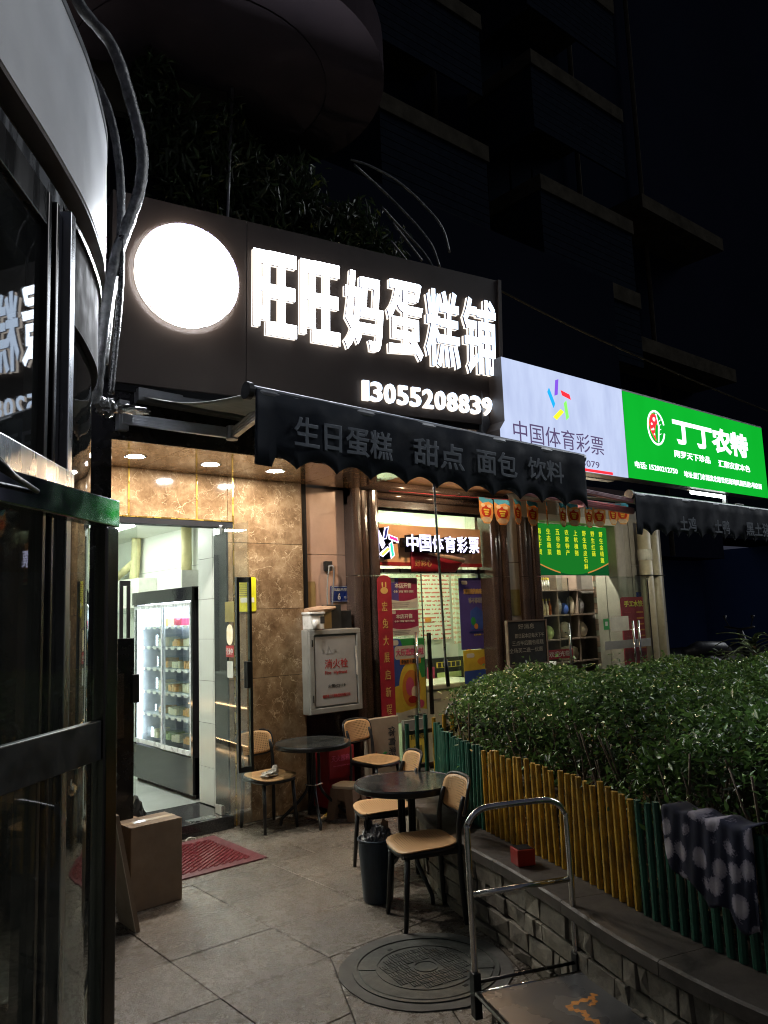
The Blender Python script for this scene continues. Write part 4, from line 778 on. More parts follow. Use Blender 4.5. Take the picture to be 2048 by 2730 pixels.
t = poster('frosted_strip', 'pale horizontal strip across the right farm shop door leaf', 8.05, 9.05, 1.10, 1.20, 5.59, 'cabinet_grey')
rs = thing('red_menu_sign', 'red board with rounded corners and yellow dumpling characters beside the drain pipes', 'sign', (8.9, 5.7, .9))
flat(rs, rrect(.56, .86, .04, cx=8.90, cy=1.295), 5.71, 'red_cloth', 'board', .012); wtext(rs, '手工水饺', 8.68, 9.10, 1.60, 1.68, 5.695, 'print_yellow', bold=.04)
for i in range(7): flat(rs, rrect(.16, .018, .004, cx=9.02, cy=1.53-i*.075), 5.696, 'print_orange'); flat(rs, rrect(.14, .014, .004, cx=8.75, cy=1.53-i*.075), 5.696, 'print_red')
sv = thing('goods_shelf', 'wooden wall shelf of bottles and bags inside the farm produce shop', 'shelf', (8.5, 6.6, .5))
for z in (.92, 1.22, 1.535, 1.86): wobj(B().box(7.95, 9.16, 6.45, 6.70, z-.018, z), 'shelf_board', 'wood_shelf', sv)
for x in (7.94, 8.33, 8.76): wobj(B().box(x, x+.018, 6.46, 6.70, .5, 2.1), 'upright', 'wood_shelf', sv)
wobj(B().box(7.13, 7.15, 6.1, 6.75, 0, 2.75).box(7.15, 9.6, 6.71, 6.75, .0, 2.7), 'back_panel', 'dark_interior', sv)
def bottle(x, z, m_, lab, h=.24, r_=.024):
    t = thing('bottle', lab, 'bottle', (x, 6.52, z), group='bottles on the farm shop shelf'); B().lathe([(0, 0), (r_, 0), (r_, h*.6), (.010, h*.78), (.010, h)], 14).obj('body', m_, t, smooth=True); B().lathe([(.011, h-.02), (.011, h+.01), (0, h+.01)], 12).obj('cap', 'print_yellow', t)
for i, (m_, l) in enumerate((('cream', 'leftmost pale bottle of the row on the middle farm shop shelf'), ('bottle_glass', 'second pale bottle of the row on the middle farm shop shelf'), ('cream', 'third pale bottle of the row on the middle farm shop shelf'), ('tea', 'amber bottle at the right end of the row on the middle farm shop shelf'))): bottle(8.05+i*.062, 1.536, m_, l, .20)
for i in range(4): bottle(8.10+i*.045, 1.861, 'print_white', ('leftmost', 'second', 'third', 'rightmost')[i]+' of four small white bottles on the top farm shop shelf', .15, .017)
def bagthing(x, z, w, h, m_, lab, y=6.54, cat='bag'):
    t = thing('goods_bag', lab, cat, (x, y, z)); bm = bmesh.new(); bmesh.ops.create_icosphere(bm, subdivisions=3, radius=1)
    for v in bm.verts:
        c = v.co; k = 1+.12*sin(c.x*9+z*5)*cos(c.z*11+x*7); v.co = Vector((c.x*w/2*k, c.y*.06*k, (max(c.z, -.85)+.85)*h/1.85))
    me = bpy.data.meshes.new('body'); bm.to_mesh(me); bm.free(); me.materials.append(MAT[m_]); o = bpy.data.objects.new('body', me); COL.objects.link(o); o.parent = t; me.polygons.foreach_set('use_smooth', [True]*len(me.polygons))
for x, z, w, h, m_, lab in ((8.42, 1.536, .12, .22, 'foil', 'dark shiny bag beside the middle shelf upright in the farm shop'), (8.56, 1.536, .11, .15, 'print_blue', 'blue and pink packet on the middle farm shop shelf'), (8.70, 1.536, .10, .24, 'bag_cream', 'tall pale bag of nuts on the middle farm shop shelf'), (8.90, 1.536, .13, .22, 'foil', 'silvery bag at the right end of the middle farm shop shelf'),
    (8.0, 1.861, .10, .14, 'print_pink', 'pink and white bag on the top farm shop shelf'), (8.55, 1.221, .22, .22, 'bag_cream', 'lumpy cream bag on the lower farm shop shelf'), (8.90, 1.221, .24, .21, 'bag_cream', 'second lumpy cream bag on the lower farm shop shelf, to the right'), (8.2, 1.221, .18, .18, 'pale_green', 'pale green bag on the lower farm shop shelf'), (8.6, .921, .5, .20, 'bag_cream', 'wide heap of pale bags on the lowest farm shop shelf')):
    bagthing(x, z, w, h, m_, lab)
t = thing('tiled_pier', 'pale brick tiled pier inside the farm produce shop doorway', 'pier', (9.35, 6.55, 0)); wobj(B().box(9.20, 9.50, 6.51, 6.70, 0, 2.6), 'core', 'mortar', t)
for i in range(26): wobj(B().box(9.20, 9.345, 6.50, 6.51, .1+i*.075, .17+i*.075), 'brick', 'pink_tile' if i % 3 else 'cream_paint', t); wobj(B().box(9.35, 9.50, 6.50, 6.51, .1+i*.075, .17+i*.075), 'brick', 'cream_paint', t)
t = thing('white_bucket', 'white metal bucket on the counter under the welcome strip', 'bucket', (7.75, 6.25, .62)); B().lathe([(0, 0), (.10, 0), (.13, .35), (.12, .35), (.09, .02), (0, .02)], 24).obj('body', 'tub_white', t, smooth=True); B().box(-.3, .5, -.1, .15, -.6, -.01).obj('counter', 'dark_interior', t)
bbd = thing('chalkboard', 'black chalkboard with handwritten lines leaning against the stone column beyond the hedge', 'chalkboard', (6.55, 5.5, 1.05))
wobj(B().box(6.23, 6.86, 5.50, 5.52, 1.04, 1.50), 'board', 'board_black', bbd); wobj(B().box(6.22, 6.87, 5.49, 5.525, 1.49, 1.505).box(6.22, 6.87, 5.49, 5.525, 1.03, 1.045).box(6.22, 6.235, 5.49, 5.525, 1.04, 1.49).box(6.855, 6.87, 5.49, 5.525, 1.04, 1.49), 'frame', 'wood_shelf', bbd); wobj(B().box(6.28, 6.32, 5.51, 5.60, 0, 1.04).box(6.78, 6.82, 5.51, 5.6, 0, 1.04), 'leg', 'wood_shelf', bbd)
wtext(bbd, '好消息', 6.40, 6.66, 1.41, 1.465, 5.497, 'chalk', ext=.001); 
for i, s_ in enumerate(('即日起本店每天下午', '三点半后面包蛋糕', '全场买二送一优惠')): wtext(bbd, s_, 6.34-.05*i, 6.82-.02*i, 1.315-i*.075, 1.365-i*.075, 5.497, 'chalk', ext=.001, bold=0)
for i, (x, lab) in enumerate(((9.19, 'thicker cream drain pipe with a collar at the corner of the shop wall'), (9.42, 'thinner cream drain pipe right of the thick one'))):
    t = thing('drain_pipe', lab, 'pipe', (x, 5.66, 0), group='drain pipes at the wall corner'); r_ = (.085, .07)[i]
    B().tube([(0, 0, 0), (0, 0, 2.70)], r_, 18).obj('pipe', 'pipe_cream', t, smooth=True)
    if i == 0: B().tube([(0, 0, 2.20), (0, 0, 2.34)], r_+.008, 18).obj('collar', 'cream_paint', t, smooth=False)
    B().box(-.12, .12, -r_-.003, .1, 1.995, 2.003).obj('strap', 'dark_steel', t)
def wallbit(name, label, cat, x0, x1, z0, z1, y, mat, r_=.01, th=.006):
    t = thing(name, label, cat, ((x0+x1)/2, y, z0)); flat(t, rrect(x1-x0, z1-z0, r_, cx=(x0+x1)/2, cy=(z0+z1)/2), y, mat, 'plate', th); return t
t = wallbit('number_plate', 'blue enamel house number plate reading 6 on the pink tiled wall', 'house number', 4.235, 4.445, 1.745, 1.895, 5.857, 'plate_blue'); wtext(t, '凤凰西里', 4.265, 4.42, 1.845, 1.872, 5.849, 'print_white'); wtext(t, '6', 4.31, 4.345, 1.765, 1.825, 5.849, 'print_white', bold=.02); wtext(t, '号', 4.385, 4.41, 1.77, 1.795, 5.849, 'print_white'); flat(t, rrect(.198, .138, .008, cx=4.34, cy=1.82), 5.8505, 'print_white', 'border', .0004); flat(t, rrect(.190, .130, .008, cx=4.34, cy=1.82), 5.8498, 'plate_blue', 'face', .0006)
t = wallbit('number_plate', 'small bluish number plate on the wall strip left of the drain pipes', 'house number', 9.10, 9.27, 1.62, 1.79, 5.778, 'plate_blue'); wtext(t, '5', 9.17, 9.20, 1.65, 1.70, 5.771, 'print_grey')
t = wallbit('yellow_notice', 'bright yellow plastic notice with rounded corners on the marble beside the glass door', 'notice', 3.19, 3.385, 1.68, 1.965, 5.749, 'notice_yellow', .015)
for i in range(9): flat(t, rrect(.10-.01*(i % 3), .006, .002, cx=3.265, cy=1.94-i*.016), 5.742, 'print_red' if i < 2 else 'olive_paper', 'print_line')
flat(t, rrect(.13, .04, .003, cx=3.30, cy=1.775), 5.742, 'print_white')
wallbit('brown_notice', 'faded brown notice on the pink wall above the hydrant cabinet', 'notice', 3.93, 4.065, 1.70, 1.935, 5.857, 'notice_brown', .004); wallbit('paper_notice', 'faded olive notice pasted on the pale wall strip between dark columns', 'notice', 6.63, 6.78, 1.55, 1.84, 5.778, 'olive_paper', .003); wallbit('meter_hatch', 'grey metal hatch on the wall strip left of the drain pipes', 'hatch', 9.10, 9.28, 1.82, 2.0, 5.778, 'cabinet_grey', .004)
t = wallbit('power_socket', 'small black wall socket with a cable above the blue number plate', 'socket', 4.165, 4.245, 2.03, 2.12, 5.857, 'black_plastic', .006, .03)
t = thing('power_cable', 'grey cable hanging from the wall socket down behind the boxes', 'cable', (4.21, 5.80, 1.55)); wobj(B().tube(bez([(4.205, 5.83, 2.075), (4.225, 5.79, 2.07), (4.24, 5.80, 2.0), (4.235, 5.82, 1.8), (4.215, 5.83, 1.55)]), .0075, 8), 'cord', 'alu', t, smooth=True)
wobj(B().tube(bez([(4.20, 5.83, 2.07), (4.185, 5.80, 2.05), (4.17, 5.81, 1.9), (4.175, 5.83, 1.6)]), .006, 8), 'cord', 'awning_grey', t, smooth=True)
t = thing('canopy_lamp', 'tiny bright bulb glowing under the canopy between the two awnings', 'lamp', (6.28, 4.70, 2.76)); B().lathe([(0, -.03), (.028, -.012), (.03, .01), (.014, .035)], 16).obj('bulb', 'bulb_warm', t, smooth=True); B().lathe([(.016, .03), (.016, .09), (0, .09)], 12).obj('socket', 'black_plastic', t)
t = thing('canopy_lamp', 'warm bulb behind the scalloped edge of the bakery awning', 'lamp', (5.0, 5.0, 2.895)); B().lathe([(0, -.03), (.028, -.012), (.03, .008)], 16).obj('bulb', 'bulb_orange', t, smooth=True)
t = thing('canopy_lamp', 'pale bulb behind the dark awning of the farm produce shop', 'lamp', (8.6, 4.6, 2.66)); B().lathe([(0, -.03), (.028, -.012), (.03, .008)], 16).obj('bulb', 'bulb_pale', t, smooth=True)
# hanging paper cards
sc = thing('card_string', 'thin red string from which paper cards hang under the canopy', 'string', (6.4, 5.2, 2.7)); wobj(B().tube(bez([(4.6, 5.4, 2.74), (5.5, 5.2, 2.715), (6.6, 5.18, 2.74), (7.95, 5.15, 2.80)]), .002, 5), 'string', 'red_cloth', sc)
pos = ['first', 'second', 'third', 'fourth', 'fifth', 'sixth', 'seventh', 'eighth', 'ninth', 'tenth', 'eleventh']
card = None
for i in range(11):
    x = 5.67+i*.235+(.0 if i < 4 else .04*(i % 2)); rot = (.05, -.1, .35, .12, .6, .3, -.1, .2, -.15, .1, -.2)[i]; z = 2.70+.006*i-(.01 if i % 2 else 0)+(.04 if i > 8 else 0)
    lab = pos[i]+' from left of the orange paper cards hanging in a row under the canopy'
    if card is None:
        card = thing('hanging_card', lab, 'paper card', (x, 5.19, z), rot, group='paper cards hanging under the canopy')
        pm = Matrix.Rotation(pi/2, 4, 'X'); bw = .105
        B().prism([(-bw, -.12), (-bw*.8, -.19), (-bw*.4, -.235), (bw*.4, -.235), (bw*.8, -.19), (bw, -.12), (bw, -.0), (bw*.7, .02), (-bw, .02)], 0, .002, pm).obj('sheet', 'card_orange', card)
        pf = lambda poly, mat, yy, nm='print': B().prism(poly, 0, .0006, Matrix.Translation((0, yy, 0)) @ pm).obj(nm, mat, card)
        pf([(-bw, -.005), (-bw*.5, -.035), (bw*.4, -.015), (bw, -.04), (bw, -.0), (bw*.7, .02), (-bw, .02)], 'card_blue', -.0021); pf(el(0, -.115, .075, .06), 'card_red', -.0022); pf(el(0, -.195, .075, .028), 'card_cream', -.0022); [pf(rrect(w_, .015, .004, cx=0, cy=c_), 'card_yellow', -.0029) for w_, c_ in ((.085, -.098), (.065, -.122), (.05, -.144))]; pf(el(-.05, -.055, .03, .018), 'card_cream', -.0026); pf(el(.045, -.06, .035, .016), 'card_cream', -.0026)
    else: dup(card, (x, 5.19, z), rot, lab)

# ------------------------------------------------------------ hydrant cabinet and what stands on and under it
hc = thing('hydrant_cabinet', 'grey framed wall cabinet with white door and red fire hydrant lettering', 'hydrant cabinet', (4.1, 5.75, .78))
wobj(B().box(3.835, 4.40, 5.66, 5.86, .785, 1.505), 'case', 'cabinet_grey', hc, bevel=.004)
wobj(B().box(3.90, 4.345, 5.645, 5.66, .85, 1.445), 'door', 'cabinet_white', hc, bevel=.003)
wobj(B().box(3.84, 4.395, 5.635, 5.66, .79, .835).box(3.84, 4.395, 5.635, 5.66, 1.46, 1.50).box(3.84, 3.885, 5.635, 5.66, .835, 1.46).box(4.355, 4.395, 5.635, 5.66, .835, 1.46), 'frame', 'cabinet_grey', hc, bevel=.003)
wtext(hc, '消火栓', 4.00, 4.25, 1.165, 1.245, 5.645, 'print_red', bold=0); wtext(hc, 'Fire  Hydrant', 4.00, 4.24, 1.105, 1.145, 5.645, 'print_red', bold=0)
wtext(hc, '火警(C)119', 4.03, 4.215, .995, 1.03, 5.645, 'print_black'); wtext(hc, '福建省三兴消防器材有限公司', 3.97, 4.265, .915, .945, 5.645, 'print_red')
lm = Matrix.Translation((0, 5.645, 0)) @ Matrix.Rotation(pi/2, 4, 'X')
wobj(B().prism([(4.02, 1.30), (4.05, 1.36), (4.055, 1.36), (4.03, 1.30)], 0, .002, lm).prism([(4.08, 1.30), (4.05, 1.36), (4.045, 1.36), (4.07, 1.30)], 0, .002, lm).prism([(4.01, 1.293), (4.09, 1.293), (4.09, 1.299), (4.01, 1.299)], 0, .002, lm), 'emblem', 'print_grey', hc); wtext(hc, '三', 3.975, 4.0, 1.30, 1.33, 5.645, 'print_grey'); wtext(hc, '兴', 4.10, 4.13, 1.30, 1.33, 5.645, 'print_grey')
wobj(B().box(3.862, 3.868, 5.628, 5.635, 1.36, 1.42).box(3.862, 3.868, 5.628, 5.635, .89, .95), 'hinge', 'dark_steel', hc)
wobj(B().prism([(4.33, 1.34), (4.345, 1.35), (4.35, 1.24), (4.365, 1.17), (4.35, 1.085), (4.335, 1.10), (4.34, 1.2)], 0, .004, Matrix.Translation((0, 5.64, 0)) @ Matrix.Rotation(pi/2, 4, 'X')), 'tape', 'film_white', hc)
t = thing('plastic_tub', 'white plastic tub with a paper cup in front, on top of the hydrant cabinet', 'tub', (3.935, 5.71, 1.508)); B().prism(rrect(.17, .13, .03), 0, .13).obj('body', 'tub_white', t, bevel=.004); B().prism(rrect(.19, .15, .035), .13, .15).obj('lid', 'tub_white', t, bevel=.004); B().box(.03, .075, -.0665, -.065, .05, .11).obj('print', 'print_black', t)
t = thing('paper_cup', 'white paper cup leaning against the tub on the hydrant cabinet', 'cup', (3.90, 5.625, 1.508)); B().lathe([(0, 0), (.021, 0), (.030, .085), (.027, .085), (.019, .004)], 20).obj('body', 'tub_white', t, smooth=True)
t = thing('paper_parcel', 'flat kraft paper parcel lying across the tub and boxes on the cabinet', 'parcel', (4.02, 5.72, 1.665)); B().tube([(-.15, 0, .01), (-.06, 0, .015), (.06, 0, .02), (.15, 0, .035)], [.028, .036, .04, .022], 8).obj('parcel', 'kraft', t, smooth=False).scale = (1, 1.6, .8)
for lab, x0, x1, z1, m_ in (('yellow and black carton in the middle of the cabinet top', 4.035, 4.125, 1.66, 'notice_brown'), ('dark upright box behind the yellow carton on the cabinet', 4.09, 4.24, 1.72, 'board_black'), ('low black box at the right end of the cabinet top', 4.215, 4.375, 1.665, 'black_plastic')):
    t = thing('small_box', lab, 'box', ((x0+x1)/2, 5.74, 1.508)); wobj(B().box(x0, x1, 5.69+(x0-4)*.2, 5.80, 1.508, z1), 'carton', m_, t, bevel=.003)
t = thing('extinguisher_box', 'dark red fire extinguisher box marked 119 under the farther table', 'extinguisher box', (4.03, 5.6, 0))
wobj(B().box(3.90, 4.18, 5.50, 5.72, .03, .52), 'case', 'red_cloth', t, bevel=.006); wobj(B().box(3.91, 4.17, 5.492, 5.50, .27, .51), 'door', 'red_cloth', t); wobj(B().box(3.91, 4.17, 5.51, 5.71, 0, .03), 'base', 'black_paint', t)
wtext(t, '灭火器箱', 3.93, 4.12, .405, .455, 5.488, 'print_pink'); wtext(t, 'Fire extinguisher box', 3.95, 4.12, .36, .375, 5.488, 'print_pink'); wtext(t, '火警119', 3.95, 4.15, .15, .21, 5.496, 'print_pink')
t = thing('folded_carton', 'beige carton with sideways black characters standing behind the chairs', 'carton', (4.5, 5.45, 0)); wobj(B().box(4.44, 4.80, 5.625, 5.70, .10, .685), 'carton', 'carton_side', t, bevel=.004); wobj(B().box(4.45, 4.79, 5.63, 5.70, .0, .10), 'lower_box', 'red_cloth', t)
o = text('体育彩票', 0, .36, 0, .085, 0, 'print_black', t, bold=.01); o.location = (.17, .172, .60); o.rotation_euler = (0, rad(90), 0)
stroke(t, 4.52, .33, rad(5), .018, .12, 'print_red', 5.620); stroke(t, 4.60, .36, rad(-60), .02, .09, 'print_green', 5.620)
t = thing('wine_red_box', 'low wine red carton with pale print on the ground below the standing poster', 'carton', (4.62, 5.2, 0)); wobj(B().box(4.25, 4.83, 5.10, 5.32, .0, .19), 'carton', 'poster_wine', t, bevel=.004); wtext(t, '体彩', 4.55, 4.63, .06, .14, 5.098, 'print_gold')
t = thing('price_stand', 'white stand with a yellow price poster beside the lottery door', 'stand', (5.03, 5.65, 0)); wobj(B().box(4.90, 5.20, 5.66, 5.70, 0, .62), 'board', 'cabinet_grey', t); wobj(B().box(4.95, 5.15, 5.652, 5.659, .22, .52), 'yellow_poster', 'print_yellow', t); wtext(t, '价值20元', 4.965, 5.135, .44, .50, 5.651, 'print_black'); wobj(B().box(5.0, 5.1, 5.648, 5.652, .26, .38), 'picture', 'olive_paper', t)
t = thing('debris', 'torn yellow and white tape scrap on the floor under the farther table', 'scrap', (3.86, 5.45, 0)); B().box(-.16, .10, -.03, .03, 0, .006, Matrix.Rotation(.5, 4, 'Z')).obj('cardboard', 'cream', t); B().box(-.03, .04, -.035, .035, .006, .008, Matrix.Rotation(.5, 4, 'Z')).obj('tape', 'print_yellow', t)

# ------------------------------------------------------------ chairs, tables
def chair(label):
    """seat faces -Y in its own frame"""
    t = thing('cafe_chair', label, 'chair', group='cane look chairs around the two round tables')
    def curved(w, h, fn, name, mat, un, vn, off=0, nx=18, ny=12, rimw=.022, th=.006):
        vs = []; rim = []; uv = []
        rcorner = .30
        for j in range(ny+1):
            for i in range(nx+1):
                u = -1+2*i/nx; v = -1+2*j/ny
                # superellipse mapping of the square
                k = (abs(u)**4+abs(v)**4)**.25; m_ = max(abs(u), abs(v)); s_ = m_/k if k > 0 else 1
                s_ = 1-(1-s_)*1.0
                uu_, vv_ = u*s_, v*s_
                vs.append(fn(uu_*w/2, vv_*h/2, off)); rim.append(1.0 if m_ > .86 else 0.0); uv.append((uu_*w/2*un, vv_*h/2*vn))
        fs = [(j*(nx+1)+i, j*(nx+1)+i+1, (j+1)*(nx+1)+i+1, (j+1)*(nx+1)+i) for j in range(ny) for i in range(nx)]
        b = B().add(vs, fs); o = b.obj(name, mat, t, smooth=True); me = o.data
        a = me.attributes.new('rim', 'FLOAT', 'POINT'); a.data.foreach_set('value', rim)
        ul = me.uv_layers.new(name='UVMap')
        for l in me.loops: ul.data[l.index].uv = uv[l.vertex_index]
        sm = o.modifiers.new('solid', 'SOLIDIFY'); sm.thickness = th; sm.offset = 0
        return o
    seat = lambda x, y, o: (x*(1+.08*(-y/.21)), y, .447+.012*(x/.2)**2+.016*max(0, (y)/.2)**2-.018*max(0, -y/.21)**3+o-.008)
    back = lambda x, y, o: (x*.95, .205+.045*(1-(x/.2)**2)+.22*(y+.1)-o*1, .705+y)
    curved(.40, .385, seat, 'seat_weave', 'cane', 58, 62, .004, 20, 16); curved(.385, .375, lambda x, y, o: (x*1.04, y*1.02, seat(x, y, 0)[2]-.014), 'seat_frame', 'black_plastic', 1, 1, 0, 14, 12, th=.022)
    curved(.385, .20, back, 'back_weave', 'cane', 58, 66, .006, 18, 10)
    # dark hoop round the back rest
    hp = []
    for i in range(41):
        a = 2*pi*i/40; u = cos(a); v = sin(a); k = (abs(u)**4+abs(v)**4)**.25; p = back(u/k*.200, v/k*.108, -.004); hp.append(p)
    B().tube(hp, .0105, 8, cap=False).obj('back_hoop', 'black_plastic', t, smooth=True)
    for sx in (-1, 1):
        B().tube([(sx*.150, -.145, .425), (sx*.158, -.162, .2), (sx*.168, -.178, 0)], [.017, .0165, .0135], 10).obj('leg', 'black_plastic', t, smooth=True)
        B().tube(bez([(sx*.172, .200, 0), (sx*.165, .185, .22), (sx*.160, .180, .43), (sx*.160, .190, .60), (sx*.158, .225, .72)], 4), [.0135]+[.0165]*11+[.015]*4+[.012], 10).obj('leg', 'black_plastic', t, smooth=True)
    B().box(-.16, .16, -.172, -.152, .40, .435).box(-.165, .165, .17, .192, .40, .435).box(-.17, -.15, -.16, .18, .40, .43).box(.15, .17, -.16, .18, .40, .43).obj('apron', 'black_plastic', t, bevel=.004)
    return t
c0 = chair('chair with a crumpled plastic bag on its seat, against the marble wall'); c0.location = (3.335, 5.50, 0); c0.rotation_euler = (0, 0, rad(2)); c0.scale = (.88, .88, .88)
dup(c0, (4.30, 5.36, 0), rad(8), 'chair between the farther table and the lottery carton, its back to the hydrant cabinet')
dup(c0, (3.29, 4.05, 0), rad(-113), 'chair tucked under the nearer table, half hidden, its back against the low stone wall')
dup(c0, (2.925, 3.275, 0), rad(-112), 'nearest chair, standing by the manhole with the waste bin behind it')
def table(label, loc, rz, three=False):
    t = thing('round_table', label, 'table', loc, rz, group='small round black tables')
    H = .62; R_ = .305
    B().lathe([(0, H-.004), (R_-.012, H-.004), (R_-.006, H-.002)], 64).obj('glass_top', 'table_glass', t, smooth=False)
    B().lathe([(R_-.008, H-.004), (R_-.002, H), (R_+.004, H-.010), (R_+.004, H-.034), (R_-.004, H-.040), (R_-.05, H-.038), (0, H-.03)], 64).obj('rim', 'black_metal', t, smooth=False)
    for i in range(4):
        a = pi/4+i*pi/2; ca, sa2 = cos(a), sin(a)
        B().tube(bez([(.045*ca, .045*sa2, H-.04), (.045*ca, .045*sa2, .42), (.05*ca, .05*sa2, .27), (.12*ca, .12*sa2, .17), (.225*ca, .225*sa2, .08), (.262*ca, .262*sa2, .045), (.27*ca, .27*sa2, 0)], 5), .0125, 10).obj('leg', 'black_metal', t, smooth=True)
    B().box(-.05, .05, -.05, .05, .55, .562).box(-.05, .05, -.05, .05, .285, .297).obj('leg_clamp', 'chrome', t, bevel=.002); B().lathe([(0, H-.04), (.12, H-.04), (.12, H-.046), (0, H-.046)], 24).obj('top_plate', 'black_metal', t)
    return t
m, t_n = newmat('table_glass'); p = nd(t_n, 'BsdfPrincipled'); o_ = nd(t_n, 'OutputMaterial'); t_n.links.new(p.outputs[0], o_.inputs[0]); n = nd(t_n, 'TexNoise', i_Scale=7, i_Detail=9, i_Roughness=.75); t_n.links.new(coords(t_n), n.inputs['Vector'])
r = ramp(t_n, n.outputs[0], [(.35, (.020, .022, .022)), (.7, (.055, .058, .055))]); t_n.links.new(r.outputs[0], p.inputs['Base Color']); mr = nd(t_n, 'MapRange', i_1=.35, i_2=.7, i_3=.07, i_4=.30); t_n.links.new(n.outputs[0], mr.inputs[0]); t_n.links.new(mr.outputs[0], p.inputs['Roughness']); p.inputs['Specular IOR Level'].default_value = .7
tb = table('farther round black table beside the marble wall', (3.67, 5.375, 0), rad(20)); dup(tb, (3.165, 3.665, 0), rad(32), 'nearer round black table beside the planter wall')
# thin crumpled bag on the first chair
def crumple(name, mat, T, sx, sy, sz, sub=3, amp=.3, seed=1, flat0=True):
    rnd = random.Random(seed); bm = bmesh.new(); bmesh.ops.create_icosphere(bm, subdivisions=sub, radius=1)
    for v in bm.verts:
        k = 1+rnd.uniform(-amp, amp); c = v.co*k; v.co = Vector((c.x*sx, c.y*sy, (max(c.z, -.3)+.3)*sz if flat0 else c.z*sz))
    me = bpy.data.meshes.new(name); bm.to_mesh(me); bm.free(); me.materials.append(MAT[mat]); o = bpy.data.objects.new(name, me); COL.objects.link(o); o.parent = T; return o
t = thing('plastic_bag', 'small crumpled translucent plastic bag lying on the chair by the marble wall', 'plastic bag', (3.31, 5.45, .402), rad(20)); crumple('bag', 'film_white', t, .09, .045, .028, 3, .32, 4); crumple('bag_corner', 'film_white', t, .03, .02, .045, 2, .4, 5).location = (.07, 0, .005)
st_ = thing('plastic_stool', 'low brown plastic stool with a pale square top behind the nearer table', 'stool', (3.93, 5.28, 0), rad(25)); st_.scale = (.9, .9, .88)
B().prism(rrect(.23, .23, .05), .275, .30).obj('top', 'stool_top', st_, bevel=.006)
for a in range(4):
    B().prism([(.045, .045), (.128, .045), (.128, .128), (.045, .128)], 0, .01, Matrix.Rotation(a*pi/2, 4, 'Z'))
    b = B(); m_ = Matrix.Rotation(a*pi/2, 4, 'Z'); vs = [(.07, .07, 0), (.145, .07, 0), (.145, .145, 0), (.07, .145, 0), (.02, .02, .275), (.112, .02, .275), (.112, .112, .275), (.02, .112, .275)]
    b.add([m_ @ Vector(v) for v in vs], [(3, 2, 1, 0), (4, 5, 6, 7), (0, 1, 5, 4), (1, 2, 6, 5), (2, 3, 7, 6), (3, 0, 4, 7)]); b.obj('leg', 'stool_brown', st_, bevel=.004)
b = B()
for a in range(4): b.box(-.112, .112, .098, .112, .17, .275, Matrix.Rotation(a*pi/2, 4, 'Z'))
b.obj('skirt', 'stool_brown', st_)
bn_ = thing('waste_bin', 'dark blue plastic waste bin filled with shiny dark bags behind the nearest chair', 'waste bin', (2.93, 3.67, 0)); bn_.scale = (.82, .82, .95)
B().lathe([(0, 0), (.098, 0), (.104, .01), (.128, .30), (.128, .345), (.135, .35), (.135, .36), (.126, .362), (.122, .30), (.098, .02), (0, .02)], 40).obj('body', 'bin_blue', bn_, smooth=False)
t = thing('rubbish_bag', 'silvery and black crumpled rubbish bag bulging out of the waste bin', 'rubbish', (2.93, 3.67, .285)); t.scale = (.85, .85, .95); crumple('bag', 'foil', t, .105, .105, .10, 4, .14, 8); crumple('bag_knot', 'black_plastic', t, .03, .02, .08, 3, .4, 3).location = (-.05, .02, .08); crumple('paper', 'kraft', t, .05, .012, .085, 3, .25, 6).location = (.06, -.01, .04)

# ------------------------------------------------------------ door mat, box, board and bag by the entrance
mt = thing('door_mat', 'dark red rubber door mat with diagonal ribs in front of the bakery threshold', 'door mat', (2.4, 5.3, 0))
m0, m1, n0, n1 = 1.95, 2.90, 4.825, 5.60
wobj(B().box(m0, m1, n0, n1, .0015, .007), 'mat_base', 'mat_red', mt); wobj(B().box(m0, m1, n0, n0+.075, .007, .010).box(m0, m1, n1-.075, n1, .007, .010).box(m0, m0+.075, n0+.075, n1-.075, .007, .010).box(m1-.075, m1, n0+.075, n1-.075, .007, .010), 'mat_border', 'mat_red', mt, bevel=.002)
i = 0
for s_ in np.arange(-1.0, 1.3, .034):
    # diagonal rib clipped to the inner field
    P0, P1 = m0+.08, m1-.08; Q0, Q1 = n0+.08, n1-.08; d = Vector((.80, .60)); nrm_ = Vector((-.60, .80)); c = Vector(((P0+P1)/2, (Q0+Q1)/2))+nrm_*(s_)
    t0, t1 = -9, 9
    for (lo, hi, cc, dd) in ((P0, P1, c.x, d.x), (Q0, Q1, c.y, d.y)):
        a_, b_ = sorted(((lo-cc)/dd, (hi-cc)/dd)); t0 = max(t0, a_); t1 = min(t1, b_)
    if t1-t0 < .03: continue
    cu = t0
    while cu < t1:
        e_ = min(t1, cu+.15); mid = c+d*((cu+e_)/2); m_ = Matrix.Translation((mid.x, mid.y, 0)) @ Matrix.Rotation(math.atan2(d.y, d.x), 4, 'Z')
        wobj(B().box(-(e_-cu)/2, (e_-cu)/2-.008, -.009, .009, .007, .0135, m_), 'rib', 'mat_rib', mt); cu = e_
cb = thing('cardboard_box', 'large brown cardboard box sealed with shiny tape in front of the bakery entrance', 'box', (1.97, 4.62, 0), rad(3))
B().box(-.16, .16, -.11, .11, 0, .455).obj('carton', 'cardboard', cb, bevel=.004); B().box(-.159, .159, -.109, -.004, .4555, .4595).box(-.159, .159, .002, .109, .4555, .4595).obj('flap', 'cardboard', cb); B().box(-.161, .161, -.024, .024, .460, .461).obj('tape', 'tape_clear', cb)
cb.scale = (1, 1, 1)
fb = thing('cardboard_sheet', 'flattened cardboard sheet leaning against the side of the large box', 'cardboard', (1.70, 4.28, 0))
